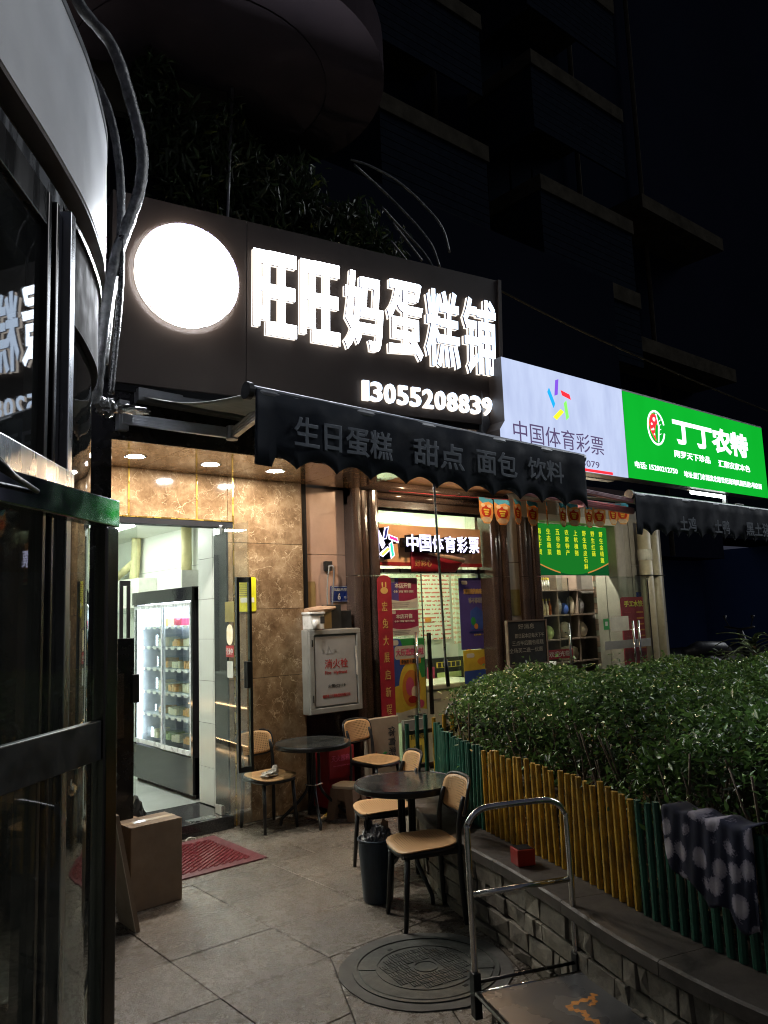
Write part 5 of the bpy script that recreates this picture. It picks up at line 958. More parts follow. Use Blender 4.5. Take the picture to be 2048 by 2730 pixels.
m_ = Matrix.Translation((1.60, 4.30, 0)) @ Matrix.Rotation(rad(-11), 4, 'Y'); b = B(); b.box(-.01, .012, -.05, .18, 0, .62, Matrix.Translation((1.745, 4.27, .0)) @ Matrix.Rotation(rad(-11), 4, 'Y')); wobj(b, 'sheet', 'cardboard', fb); wobj(B().box(-.014, -.010, -.05, .18, 0, .62, Matrix.Translation((1.745, 4.27, .0)) @ Matrix.Rotation(rad(-11), 4, 'Y')), 'liner', 'carton_side', fb)
t = thing('black_bag', 'small black plastic bag standing on the dark threshold behind the cardboard box', 'bag', (2.42, 5.92, .10)); crumple('bag', 'black_plastic', t, .075, .07, .17, 3, .12, 12)
t = thing('food_box', 'open brown food box beside the black bag on the threshold', 'box', (2.30, 5.86, .099), rad(10)); B().box(-.10, .09, -.06, .06, 0, .10).obj('carton', 'kraft', t, bevel=.003); B().box(-.10, .09, -.12, -.06, .07, .075).obj('flap', 'carton_side', t)
for i in (0, 1):
    t = thing('mat_clip', ('left' if i == 0 else 'right')+' white curl of tape at the far edge of the red mat', 'tape curl', (2.60+i*.12, 5.62, 0)); B().tube(bez([(-.04, 0, .004), (-.01, .01, .022), (.03, 0, .018), (.045, -.01, .003)], 5), .005, 6).obj('tape', 'film_white', t, smooth=True)
for k, (x, y) in enumerate(((2.05, 3.72), (2.87, 4.82), (3.55, 4.66))):
    t = thing('litter', ('tiny pale scrap on the paving near the box', 'tiny pale scrap on the paving near the mat corner', 'tiny pale scrap on the paving near the far table')[k], 'scrap', (x, y, .001)); B().box(-.008, .008, -.005, .005, 0, .004, Matrix.Rotation(k, 4, 'Z')).obj('scrap', 'film_white', t)

# ------------------------------------------------------------ planter: stone wall, coping, soil
front = [(3.80, 4.42), (3.70, 4.22), (3.52, 3.98), (3.386, 3.78), (3.19, 3.42), (3.05, 3.05), (2.93, 2.66), (2.80, 2.31), (2.67, 2.00), (2.575, 1.75), (2.49, 1.46), (2.44, 1.20), (2.41, .8), (2.40, .3), (2.40, -.6)]
fp = [Vector((p.x, p.y)) for p in bez([(x, y, 0) for x, y in front], 6)]
def arclen(P):
    L = [0]
    for i in range(1, len(P)): L.append(L[-1]+(P[i]-P[i-1]).length)
    return L
FL = arclen(fp)
def at(s):
    s = max(0, min(FL[-1]-1e-6, s)); i = next(k for k in range(1, len(FL)) if FL[k] > s)-1
    t_ = (s-FL[i])/(FL[i+1]-FL[i]); p = fp[i].lerp(fp[i+1], t_); d = (fp[i+1]-fp[i]).normalized(); return p, d, Vector((-d.y, d.x))   # normal: left of travel = inside (travel is toward the camera side)
pw = thing('planter_wall', 'low curved planter wall faced with rough split stones under a smooth coping', 'wall', (3.2, 3.4, 0))
# core strip behind the stones
vs = []; n = 90
for i in range(n+1):
    p, d, nn = at(FL[-1]*i/n)
    for q, z in ((p+nn*.03, 0), (p+nn*.03, .345), (p+nn*.22, .345), (p+nn*.22, 0)): vs.append((q.x, q.y, z))
wobj(B().add(vs, [(i*4+k, i*4+(k+1) % 4, (i+1)*4+(k+1) % 4, (i+1)*4+k) for i in range(n) for k in range(4)]), 'core', 'mortar', pw)
random.seed(11)
rows = [0, .06, .155, .24, .345]
for r_ in range(4):
    s = random.uniform(0, .05)
    while s < 5.4:
        w = random.choice((.06, .08, .12, .16, .22)) * random.uniform(.85, 1.15); z0, z1 = rows[r_]+.003, rows[r_+1]-.003
        if r_ < 3 and random.random() < .18: z1 = rows[r_+1]+.02
        pr = random.uniform(.004, .020)
        p0, d0, n0_ = at(s+.003); p1, d1, n1_ = at(s+w-.003)
        b = B(); j = lambda: random.uniform(-.006, .006)
        q = []
        for (p, nn_) in ((p0, n0_), (p1, n1_)):
            for z in (z0, z1): q.append(((p+nn_*.035).x, (p+nn_*.035).y, z+j()*.3)); 
        f = []
        for (p, nn_) in ((p0, n0_), (p1, n1_)):
            for z in (z0, z1): a = p-nn_*(pr+j()*1.0); f.append((a.x+j()*.4, a.y+j()*.4, z+(.004 if z == z0 else -.004)+j()*.4))
        cen = (p0+p1)/2-(n0_+n1_)/2*(pr+random.uniform(-.002, .004)); cv = (cen.x+j()*2, cen.y+j()*2, (z0+z1)/2+j()*4)
        b.add(q+f+[cv], [(4, 6, 8), (6, 7, 8), (7, 5, 8), (5, 4, 8), (0, 4, 5, 1), (2, 3, 7, 6), (1, 5, 7, 3), (0, 2, 6, 4)])
        wobj(b, 'stone', 'wall_stone', pw, bevel=.0025); s += w
cop = []
s = 0
while s < FL[-1]-.02:
    w = min(.62, FL[-1]-s); vs = []; k = 8
    for i in range(k+1):
        p, d, nn_ = at(s+.0015+(w-.003)*i/k)
        for q, z in ((p-nn_*.028, .348), (p-nn_*.028, .392), (p-nn_*.018, .40), (p+nn_*.25, .40), (p+nn_*.25, .348)): vs.append((q.x, q.y, z))
    b = B().add(vs, [(i*5+a, i*5+(a+1) % 5, (i+1)*5+(a+1) % 5, (i+1)*5+a) for i in range(k) for a in range(5)] + [(4, 3, 2, 1, 0), tuple(k*5+a for a in range(5))])
    wobj(b, 'coping_slab', 'coping_stone', pw); s += w
back = [(3.86, 4.40), (5.2, 4.16), (7.0, 3.85), (9.5, 3.45)]
bm_ = bmesh.new()
gx = 70; gy = 40; vs = []
for j in range(gy+1):
    for i in range(gx+1):
        u = i/gx; v = j/gy; p, d, nn_ = at(.25+(FL[-1]-.25)*v); A = p+nn_*.24
        E_ = Vector((9.5, 4.4-5.0*v)); 
        q = A.lerp(E_, u**1.5); z = .33+.05*sin(q.x*5)*cos(q.y*6)+random.uniform(-.012, .012)
        vs.append((q.x, q.y, z))
o = kind(B().add(vs, [(j*(gx+1)+i, j*(gx+1)+i+1, (j+1)*(gx+1)+i+1, (j+1)*(gx+1)+i) for j in range(gy) for i in range(gx)]).obj('soil', 'soil', smooth=True), 'structure')
o['label'] = 'dark soil inside the planter'; del o['label']
# ------------------------------------------------------------ picket fences
def picket(T, p, d, z0, z1, mat, w=.030, name='picket', lean=0):
    a = math.atan2(d.y, d.x); m_ = Matrix.Translation((p.x, p.y, z0)) @ Matrix.Rotation(a, 4, 'Z') @ Matrix.Rotation(lean, 4, 'Y') @ Matrix.Rotation(random.uniform(-.02, .02), 4, 'X')
    wobj(B().prism([(w/2*cos(k*pi/4+pi/8), .75*w/2*sin(k*pi/4+pi/8)) for k in range(8)], 0, z1-z0, m_), name, mat, T)
ff = thing('picket_fence', 'low front fence of green and yellow pickets standing on the planter coping', 'fence', (3.3, 3.3, .4))
s = .16; i = 0; random.seed(3)
while s < 5.3:
    p, d, nn_ = at(s); p = p+nn_*.20
    col_ = 'green_slat' if p.y > 3.14 or p.y < 1.88 else 'yellow_slat'
    picket(ff, p, d, .402, .402+random.uniform(.425, .455), col_, .034, lean=random.uniform(-.012, .012)); s += .0525 if p.y > 3.1 else .056
for z in (.50, .74):
    wobj(B().tube([tuple(at(s)[0]+at(s)[2]*.225)+(z,) for s in np.arange(.16, 5.3, .12)], .012, 6), 'rail', 'rail_wood', ff)
bf = thing('picket_fence', 'far fence of yellow pickets on dark rails seen through the hedge stems', 'fence', (5.0, 4.1, .35))
P0 = Vector((3.80, 4.36)); dB = Vector((cos(rad(-10)), sin(rad(-10)))); s = 0
while s < 5.2:
    p = P0+dB*s; picket(bf, p, dB, .36, .36+random.uniform(.46, .52), 'green_slat' if s < .22 else 'yellow_slat', .032, lean=random.uniform(-.02, .02)); s += .078
for z in (.50, .74): wobj(B().box(0, 5.3, .016, .034, z, z+.03, Matrix.Translation((P0.x, P0.y, 0)) @ Matrix.Rotation(rad(-10), 4, 'Z')), 'rail', 'rail_wood', bf)
t = thing('steel_loop', 'bent steel tube handle with black grip behind the green fence corner', 'handle', (3.86, 4.55, 0))
wobj(B().tube(bez([(4.5, 4.68, .0), (4.5, 4.68, .45), (4.5, 4.68, .76), (4.53, 4.67, .85), (4.60, 4.65, .885), (4.72, 4.60, .92)], 6), .012, 10), 'tube', 'steel', t, smooth=True); wobj(B().tube([(4.5, 4.68, .50), (4.5, 4.68, .72)], .018, 10), 'grip', 'black_plastic', t)
# ------------------------------------------------------------ hedge
hd = thing('clipped_hedge', 'broad clipped hedge with glossy dark green leaves above the picket fence', 'hedge', (4.8, 3.0, .35))
rng = np.random.default_rng(4)
def inside(x, y):
    # between the front fence line (inset) and the far fence
    yb = P0.y-.05+math.tan(rad(-10))*(x-P0.x)
    return y < yb+.12 and x < 9.6
FPs = [(at(s)[0]+at(s)[2]*.38) for s in np.arange(0, FL[-1], .08)]
FX_ = np.array([p.x for p in FPs][::-1]); FY_ = np.array([p.y for p in FPs][::-1])
def xfront(y): return np.interp(y, FY_, FX_)
N = 105000
y = rng.uniform(-.4, 4.5, N*3); x = 2.5+rng.random(N*3)**1.35*7.1
xf = xfront(y); yb = P0.y+.02-.1763*(x-P0.x)
keep = (x > xf-.02) & (y < yb+.05+.08*np.sin(x*3)); x = x[keep][:N]; y = y[keep][:N]; xf = xf[keep][:N]; n = len(x)
edge = np.clip((x-xf)/.35, 0, 1); edge = np.minimum(edge, np.clip((P0.y+.05-.1763*(x-P0.x)-y)/.3, 0, 1))
top = 1.165+.035*np.sin(x*4.1+y*2)+.03*np.sin(y*7.3-x*3)+.018*np.sin(x*13)*np.cos(y*15)-.16*(1-edge)**2-.0*x
top = top-.018*(x-3.5)
dep = rng.random(n)**1.7
thick = np.where(edge < .95, .42-.17*edge, .20); z = top-dep*thick-.0
low = .78+.10*np.sin(y*5+x*2)+.07*np.sin(x*9-y*4); z = np.maximum(z, np.where(edge < .7, low+rng.random(n)*.15, z))
# sprigs that rise above the clipped top
sp_ = rng.random(n) < .06; z = z+sp_*rng.random(n)**2*.11
def leafmesh(name, x, y, z, size, mat, parent, tilt=.7, tone=None, asp=.45, kindname='stuff'):
    n = len(x); az = rng.uniform(0, 2*np.pi, n); ti = rng.normal(0, tilt, n); ro = rng.normal(0, tilt, n); L = size*rng.uniform(.65, 1.2, n); Wd = L*asp
    ax = np.stack([np.cos(az)*np.cos(ti), np.sin(az)*np.cos(ti), np.sin(ti)], 1)
    s0 = np.stack([-np.sin(az), np.cos(az), np.zeros(n)], 1); up = np.cross(ax, s0); sd = s0*np.cos(ro)[:, None]+up*np.sin(ro)[:, None]; nr = np.cross(ax, sd)
    c = np.stack([x, y, z], 1); L = L[:, None]; Wd = Wd[:, None]
    P_ = [c-ax*L*.5, c-ax*L*.12+sd*Wd*.5+nr*L*.06, c+ax*L*.5-nr*L*.10, c-ax*L*.12-sd*Wd*.5+nr*L*.06]
    V = np.stack(P_, 1).reshape(-1, 3); me = bpy.data.meshes.new(name); me.vertices.add(n*4); me.vertices.foreach_set('co', V.ravel())
    F = np.stack([np.arange(n)*4+k for k in (0, 1, 2, 0, 2, 3)], 1).ravel(); me.loops.add(n*6); me.loops.foreach_set('vertex_index', F.astype(np.int32)); me.polygons.add(n*2)
    me.polygons.foreach_set('loop_start', (np.arange(n*2)*3).astype(np.int32)); me.polygons.foreach_set('loop_total', np.full(n*2, 3, np.int32)); me.update()
    tn = rng.random(n) if tone is None else tone; a = me.attributes.new('tone', 'FLOAT', 'POINT'); a.data.foreach_set('value', np.repeat(tn, 4).astype(np.float32)); me.materials.append(MAT[mat])
    o = bpy.data.objects.new(name, me); COL.objects.link(o)
    if parent is not None: o.parent = parent; o.location = -Vector(parent.location)
    o['kind'] = kindname; return o
leafmesh('foliage', x, y, z, .046, 'hedge_leaf', hd, .55)
# dense inner mass so that the clipped top closes
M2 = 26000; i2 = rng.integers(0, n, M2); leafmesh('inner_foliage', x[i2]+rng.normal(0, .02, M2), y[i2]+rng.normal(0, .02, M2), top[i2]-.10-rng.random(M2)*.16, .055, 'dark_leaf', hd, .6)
# lower sprigs among the stems and hanging at the left end
M3 = 5200; xx = []; yy = []; z3 = []
for k in range(150):
    s_ = rng.uniform(.05, 4.8); p, d, nn_ = at(s_); o3 = p+nn_*float(rng.uniform(.30, .75)); zc = rng.uniform(.62, .88) if s_ < 1.2 else rng.uniform(.72, .92)
    m3 = int(rng.integers(14, 50)); xx += list(rng.normal(o3.x, .06, m3)); yy += list(rng.normal(o3.y, .06, m3)); z3 += list(rng.normal(zc, .06, m3))
leafmesh('low_sprigs', np.array(xx), np.array(yy), np.array(z3), .040, 'hedge_leaf', hd, .7)
stb = 0
for k in range(110):
    p, d, nn_ = at(rng.uniform(.1, 5.0)); q = p+nn_*float(rng.uniform(.32, 1.0)); b = B()
    lean = Vector((rng.normal(0, .10), rng.normal(0, .10))); pts = [(q.x, q.y, .33), (q.x+lean.x*.4+.02*sin(k), q.y+lean.y*.3, .55), (q.x+lean.x+.0, q.y+lean.y, .78), (q.x+lean.x*1.6, q.y+lean.y*1.6, 1.02)]
    b.tube(bez(pts, 3), [.010-.0006*i for i in range(10)], 5)
    for br in range(3):
        tpar = rng.uniform(.5, .8); bx = q.x+lean.x*tpar; by = q.y+lean.y*tpar; bz = .33+.69*tpar; a = rng.uniform(0, 6.28); b.tube([(bx, by, bz-.1), (bx+.06*cos(a), by+.06*sin(a), bz+.02), (bx+.10*cos(a), by+.10*sin(a), bz+.16)], [.006, .005, .003], 5)
    wobj(b, 'stem', 'twig', hd, smooth=True)
# dead leaves on the soil
M4 = 5000; s4 = rng.uniform(.1, 5.0, M4); u4 = rng.uniform(.26, 1.6, M4); X4 = np.array([(at(s)[0]+at(s)[2]*u).x for s, u in zip(s4, u4)]); Y4 = np.array([(at(s)[0]+at(s)[2]*u).y for s, u in zip(s4, u4)])
o = leafmesh('leaf_litter', X4, Y4, .375+.05*rng.random(M4)+.02*np.sin(X4*5), .05, 'dry_leaf', None, .35)
# broad leaved plant beyond the hedge
ag = thing('broad_leaf_plant', 'plant with long arching leaves rising behind the hedge at the right edge', 'plant', (8.9, 4.2, .3))
for k in range(26):
    a = k*2.4; L = .30+.25*((k*7) % 5)/5; zt = .65+.04*(k % 7); vs = []
    for i in range(7):
        t_ = i/6; r_ = L*t_; w = .035*sin(pi*min(1, t_+.12))+.002; cz = zt+.22*t_-.25*t_*t_*(1.0 if k % 2 else .6)
        for s_ in (-1, 0, 1): vs.append((r_*cos(a)-s_*w*sin(a), r_*sin(a)+s_*w*cos(a), cz+(0 if s_ else -.012)))
    B().add(vs, [(i*3+j, i*3+j+1, (i+1)*3+j+1, (i+1)*3+j) for i in range(6) for j in range(2)]).obj('leaf', 'agave', ag, smooth=True)
B().tube([(0, 0, 0), (0, 0, .85)], [.04, .02], 8).obj('stem', 'twig', ag)
# small items on and at the planter
rp = thing('red_tin', 'small square red tin standing on the planter coping by the yellow pickets', 'tin', (2.985, 2.62, .402), rad(-25)); B().box(-.045, .045, -.045, .045, 0, .075).obj('body', 'red_plastic', rp, bevel=.004); B().box(-.038, .038, -.038, .038, .0755, .077).obj('opening', 'black_paint', rp)
cl = thing('floral_cloth', 'navy cloth with pale floral blobs draped over the green pickets', 'cloth', (2.7, 1.5, .85))
nx, ny = 34, 26; vs = []; uv = []; CS = next(q for q in np.arange(0, 5, .01) if at(q)[0].y+at(q)[2].y*.2 < 1.68)
for j in range(ny+1):
    for i in range(nx+1):
        u = i/nx; v = j/ny; s = CS+.42*u; p, d, nn_ = at(s); q = p+nn_*(.20-.045-.005*sin(u*25)*v-.003*sin(u*47+v*4))
        ed = (.30-.11*abs(u-.72)*1.8+.02*sin(u*15)) if u > .15 else .30*(u/.15)**.4*.6
        ed = .17+.17*(u**.6)+.015*sin(u*17)
        if v < .12: q2 = p+nn_*(.20+.05-.095*v/.12); zz_ = .862+.006*sin(u*21)-.0*v
        else: q2 = q; zz_ = .862-ed*(v-.12)/.88+.006*sin(u*21)
        vs.append((q2.x, q2.y, zz_)); uv.append((u*.40, ed*v))
b = B().add(vs, [(j*(nx+1)+i, j*(nx+1)+i+1, (j+1)*(nx+1)+i+1, (j+1)*(nx+1)+i) for j in range(ny) for i in range(nx)])
o = wobj(b, 'cloth', 'floral_cloth', cl, smooth=True); ul = o.data.uv_layers.new(name='UVMap')
for l in o.data.loops: ul.data[l.index].uv = (uv[l.vertex_index][0]*2.2, uv[l.vertex_index][1]*2.2)
o.modifiers.new('s', 'SOLIDIFY').thickness = .002

# ------------------------------------------------------------ platform trolley
tr = thing('platform_trolley', 'stainless steel platform trolley with an upright tubular push handle beside the planter', 'trolley', (2.49, 2.175, 0), rad(-21.5))
w2 = .235; L_ = .72; zt = .165
B().box(-w2, w2, -L_, 0, zt-.008, zt).obj('platform', 'platform_steel', tr, bevel=.003)
B().tube([(-w2, -L_, zt-.006), (-w2, 0, zt-.006)], .011, 8).tube([(w2, -L_, zt-.006), (w2, 0, zt-.006)], .011, 8).tube([(-w2, 0, zt-.006), (w2, 0, zt-.006)], .010, 8).obj('edge_tube', 'chrome', tr, smooth=True)
hp = [(-w2+.01, .035, zt-.03), (-w2+.01, .04, .5), (-w2+.01, .045, .735)] + [(-w2+.01+.09*(1-cos(a)), .048, .735+.085*sin(a)+.0) for a in (rad(20), rad(45), rad(70))] + [(-w2+.11, .048, .823), (0, .048, .825), (w2-.11, .048, .823)] + [(w2-.01-.09*(1-cos(a)), .048, .735+.085*sin(a)) for a in (rad(70), rad(45), rad(20))] + [(w2-.01, .045, .735), (w2-.01, .04, .5), (w2-.01, .035, zt-.03)]
B().tube(bez(hp, 5), .0125, 14).obj('push_handle', 'chrome', tr, smooth=True); B().tube([(-w2+.015, .042, .503), (w2-.015, .042, .503)], .0115, 12).obj('cross_bar', 'chrome', tr, smooth=True)
B().tube([(-w2+.02, .035, zt+.02), (w2-.02, .035, zt+.02)], .007, 10).obj('lower_bar', 'dark_steel', tr, smooth=True)
for s_ in (-1, 1):
    B().prism([(s_*(w2-.025), .012), (s_*(w2+.006), .012), (s_*(w2+.006), .055), (s_*(w2-.025), .055)][::s_], .06, .225).obj('hinge_bracket', 'black_metal', tr, bevel=.003)
    B().lathe([(0, 0), (.012, 0), (.012, .012), (0, .012)], 10).obj('bolt', 'chrome', tr).location = (s_*(w2-.01), .058, .20)
    for yy_ in (-.08, -L_+.08):
        B().tube([(s_*(w2-.05)-.012, yy_, .05), (s_*(w2-.05)+.012, yy_, .05)], .05, 20).obj('wheel', 'black_plastic', tr); B().box(s_*(w2-.05)-.02, s_*(w2-.05)+.02, yy_-.025, yy_+.025, .07, zt-.01).obj('castor_fork', 'dark_steel', tr)
# worn orange print: a looping arrow-like mark
pz = bez([(-.02, -.36, 0), (.05, -.315, 0), (.11, -.31, 0), (.155, -.30, 0)], 5) 
def ribbon(T, pts, w, z, mat, name='print'):
    vs = []
    for i, p in enumerate(pts):
        d = (Vector(pts[min(i+1, len(pts)-1)])-Vector(pts[max(i-1, 0)])).normalized(); wd = w*(.7+.45*sin(i*1.9)); vs += [(p[0]-d.y*wd, p[1]+d.x*wd, z), (p[0]+d.y*wd, p[1]-d.x*wd, z)]
    return B().add(vs, [(2*i, 2*i+1, 2*i+3, 2*i+2) for i in range(len(pts)-1)]).obj(name, mat, T)
ribbon(tr, bez([(.165, -.18, 0), (.13, -.205, 0), (.07, -.21, 0), (.02, -.235, 0), (.035, -.26, 0), (.055, -.285, 0), (.04, -.325, 0), (.06, -.36, 0), (.03, -.40, 0)], 5), .015, zt+.0006, 'deck_orange'); ribbon(tr, bez([(.135, -.20, 0), (.13, -.235, 0), (.095, -.25, 0)], 5), .012, zt+.0009, 'deck_orange')

# ------------------------------------------------------------ near building on the left: curved white fascia, steel header, glass, half open door
nb = thing('corner_building', 'near building with curved pale fascia and dark glass reflecting the bakery sign', 'building', (.3, 2.6, 0))
CP = [(-.60, .52), (-.10, 1.17), (.18, 1.55), (.424, 1.885), (.60, 2.118), (.70, 2.257), (.815, 2.425), (.93, 2.625), (1.03, 2.83), (1.098, 3.05), (1.115, 3.28), (1.07, 3.52), (.95, 3.74), (.72, 3.92), (.3, 4.0)]
def inset(P, k):
    out = []
    for i, p in enumerate(P):
        d = (P[min(i+1, len(P)-1)]-P[max(i-1, 0)]).normalized(); out.append(p+Vector((-d.y, d.x))*k)
    return out
cpv = [Vector((p.x, p.y)) for p in bez([(x, y, 0) for x, y in CP], 8)]
def band(P, z0, z1, k0, k1, name, mat, i0=0, i1=None, bev=0):
    i1 = i1 or len(P)-1; A = inset(P, k0)[i0:i1+1]; C = inset(P, k1)[i0:i1+1]; vs = []
    for a, c in zip(A, C): vs += [(a.x, a.y, z0), (a.x, a.y, z1), (c.x, c.y, z1), (c.x, c.y, z0)]
    m = len(A); return wobj(B().add(vs, [(i*4+k, i*4+(k+1) % 4, (i+1)*4+(k+1) % 4, (i+1)*4+k) for i in range(m-1) for k in range(4)]+[(3, 2, 1, 0), tuple((m-1)*4+k for k in range(4))]), name, mat, nb)
cuts = [0, 22, 41, 63, 84, len(cpv)-1]
for a, c in zip(cuts[:-1], cuts[1:]):
    P_ = cpv[a:c+1]; band(cpv, 2.972, 3.465, 0, .03, 'fascia_panel', 'fascia_panel', a, c)
band(cpv, 2.955, 2.971, .002, .14, 'soffit', 'brown_soffit'); band(cpv, 3.466, 3.49, -.004, .2, 'cap', 'alu')
band(cpv, 2.876, 2.954, .06, .16, 'header_back', 'brown_soffit')
band(cpv, 2.822, 2.875, .015, .06, 'steel_header', 'steel', 0, 41); band(cpv, 2.70, 2.821, .035, .12, 'header_lower', 'door_steel', 0, 41); band(cpv, 2.858, 2.875, .015, .03, 'steel_header', 'dark_steel', 41); band(cpv, 2.55, 2.857, .025, .12, 'header_lower', 'header_brown', 41)
wobj(B().prism([(p.x, p.y) for p in inset(cpv, .15)][::1]+[(-2.5, 3.9), (-2.5, .5)], 2.99, 3.02), 'roof_slab', 'brown_soffit', nb)
# planar glass wall, front part
ga = rad(54.2); gd = Vector((cos(ga), sin(ga))); gn = Vector((-gd.y, gd.x)); G0 = Vector((.712, 2.252))
def gl(t, k): q = G0-gd*t+gn*k; return q
def gbox(t0, t1, k0, k1, z0, z1, name, mat, bev=0):
    a, b_, c, d = gl(t0, k0), gl(t1, k0), gl(t1, k1), gl(t0, k1); return wobj(B().prism([(a.x, a.y), (b_.x, b_.y), (c.x, c.y), (d.x, d.y)], z0, z1), name, mat, nb, bevel=bev)
gbox(-.02, .022, -.012, .06, 0, 2.82, 'steel_post', 'steel', .003)
gbox(.026, .085, .012, .08, 0, 2.80, 'frame_post', 'door_steel', .003); gbox(.090, .112, -.002, .06, 0, 2.80, 'frame_post', 'dark_steel', .004); gbox(.116, .136, .012, .06, 0, 2.80, 'frame_post', 'black_paint'); gbox(.140, .165, .002, .06, 0, 2.80, 'frame_post', 'dark_steel', .003)
gbox(.165, 2.4, .020, .028, 2.03, 2.70, 'upper_glass', 'near_glass'); gbox(.165, 2.4, .005, .06, 2.70, 2.80, 'frame_head', 'dark_steel', .003)
gbox(.03, 2.4, -.035, .03, 1.955, 2.03, 'transom', 'steel', .004)
gbox(.165, .80, .020, .028, .0, 1.95, 'lower_glass', 'stile_glass')
# curved glass beyond the post
band(cpv, .08, 2.55, .045, .052, 'curved_glass', 'near_glass', 42, 100); band(cpv, 0, .08, .03, .07, 'sill_rail', 'dark_steel', 44, 100)
for k in (98,): 
    p = inset(cpv, .10)[k]; wobj(B().box(p.x-.02, p.x+.02, p.y-.02, p.y+.02, 0, 2.62), 'mullion', 'dark_steel', nb)
# inside of the near building
wobj(B().box(-2.2, -1.9, .2, 5, 0, 3.0), 'inner_wall', 'cream_paint', nb); wobj(B().box(-2.2, .7, 4.2, 4.3, 0, 3.0), 'inner_wall', 'cream_paint', nb); wobj(B().prism([(-2.2, 0), (-.3, .9), (.55, 2.3), (.9, 3.0), (.9, 3.7), (-2.2, 4.2)], .0, .012), 'inner_floor', 'shop_floor', nb)
t = thing('tube_lamp', 'short upright lit tube seen dimly through the near glass wall', 'lamp', (-.05, 3.3, 1.25)); B().tube([(0, 0, 0), (.02, 0, .38)], .012, 8).obj('tube', 'tube_inner', t, smooth=True); B().box(-.03, .03, .014, .03, -.05, .42).obj('backing', 'alu', t)
t = thing('counter', 'dark counter with pale boards seen dimly through the near glass door', 'counter', (.1, 3.4, 0)); wobj(B().box(-.3, .45, 3.25, 3.75, .0, .85), 'body', 'brown_soffit', t, bevel=.01); wobj(B().box(-.33, .48, 3.2, 3.8, .85, .89), 'top', 'cabinet_grey', t, bevel=.004); wobj(B().box(.1, .4, 3.3, 3.5, .89, 1.05), 'till', 'black_plastic', t, bevel=.01)
# half open glass door with wide steel stile and rail
dd = thing('steel_door', 'half open glass door with a polished steel frame reflecting green, nearest on the left', 'door', (.80, 2.128, 0), rad(41.5+180))
B().box(0, .066, -.022, .022, .06, 1.868).obj('stile', 'door_steel', dd, bevel=.006); B().box(-.0, .95, -.024, .024, 1.869, 1.945).obj('top_rail', 'rail_steel', dd, bevel=.004); B().box(.066, .95, -.022, .022, .06, .16).obj('bottom_rail', 'door_steel', dd, bevel=.004); B().box(.90, .95, -.022, .022, .16, 1.868).obj('stile', 'door_steel', dd, bevel=.004)
B().box(.066, .90, -.004, .004, .16, 1.868).obj('glass_pane', 'stile_glass', dd); B().box(.066, .90, -.012, .012, 1.26, 1.36).obj('push_plate', 'black_plastic', dd, bevel=.003)
B().tube([(.40, .03, 1.91), (.55, .07, 1.918), (.66, .10, 1.93)], [.006, .007, .014], 8).obj('closer_arm', 'black_metal', dd, smooth=True)
# steel guard rails curving along the ground in front of the door
t = thing('curved_rail', 'pair of thin bright steel rails curving along the ground behind the near door', 'rail', (1.3, 4.2, 0))
wobj(B().tube(bez([(1.80, 5.02, .03), (1.513, 4.36, .03), (1.282, 3.83, .03), (1.141, 3.514, .03), (1.05, 3.2, .03)], 6), .022, 10), 'rail', 'chrome', t, smooth=True); wobj(B().tube(bez([(1.84, 5.0, .03), (1.57, 4.32, .03), (1.34, 3.79, .03), (1.20, 3.47, .03), (1.11, 3.15, .03)], 6), .018, 10), 'rail', 'chrome', t, smooth=True)
# ------------------------------------------------------------ cables wrapped in plastic film
def cable(name, label, pts, r0_, mat, n=10, lump=.07):
    t = thing(name, label, 'cable', pts[len(pts)//2]); P_ = bez(pts, 8); rs = [r0_*(1+lump*sin(i*1.7)*sin(i*.37)) for i in range(len(P_))]; wobj(B().tube(P_, rs, n), 'cable', mat, t, smooth=True); return t
cable('cable_bundle', 'thick film wrapped cable bundle bulging out to the right beside the pale fascia', [(1.22, 4.0, 5.3), (1.295, 4.0, 5.02), (1.48, 4.0, 4.85), (1.59, 4.0, 4.56), (1.655, 4.0, 4.285), (1.645, 4.0, 4.05), (1.575, 4.0, 3.80), (1.50, 4.0, 3.55), (1.455, 4.02, 3.2), (1.44, 4.05, 2.95), (1.44, 4.1, 2.78)], .034, 'cable_film')
cable('cable_bundle', 'thinner film wrapped cable running between the thick bundle and the pale fascia', [(1.33, 4.08, 4.72), (1.41, 4.08, 4.66), (1.50, 4.08, 4.48), (1.555, 4.08, 4.2), (1.57, 4.08, 3.9), (1.56, 4.08, 3.62), (1.51, 4.06, 3.4), (1.47, 4.05, 3.0)], .024, 'cable_film')
cable('cable_bundle', 'black cable hanging straight in front of the dark corner pillar', [(1.535, 3.98, 3.72), (1.535, 3.98, 3.5), (1.525, 3.98, 3.3), (1.50, 3.98, 3.0), (1.485, 3.98, 2.82)], .016, 'cable_black')
t = thing('cable_clamp', 'crumpled plastic film at the lower end of the cable bundle by the awning bracket', 'film', (1.50, 4.10, 2.78)); crumple('film', 'cable_film', t, .05, .05, .05, 3, .3, 2, False); crumple('film', 'cable_film', t, .13, .07, .022, 3, .3, 9, False).location = (.14, .10, .03)
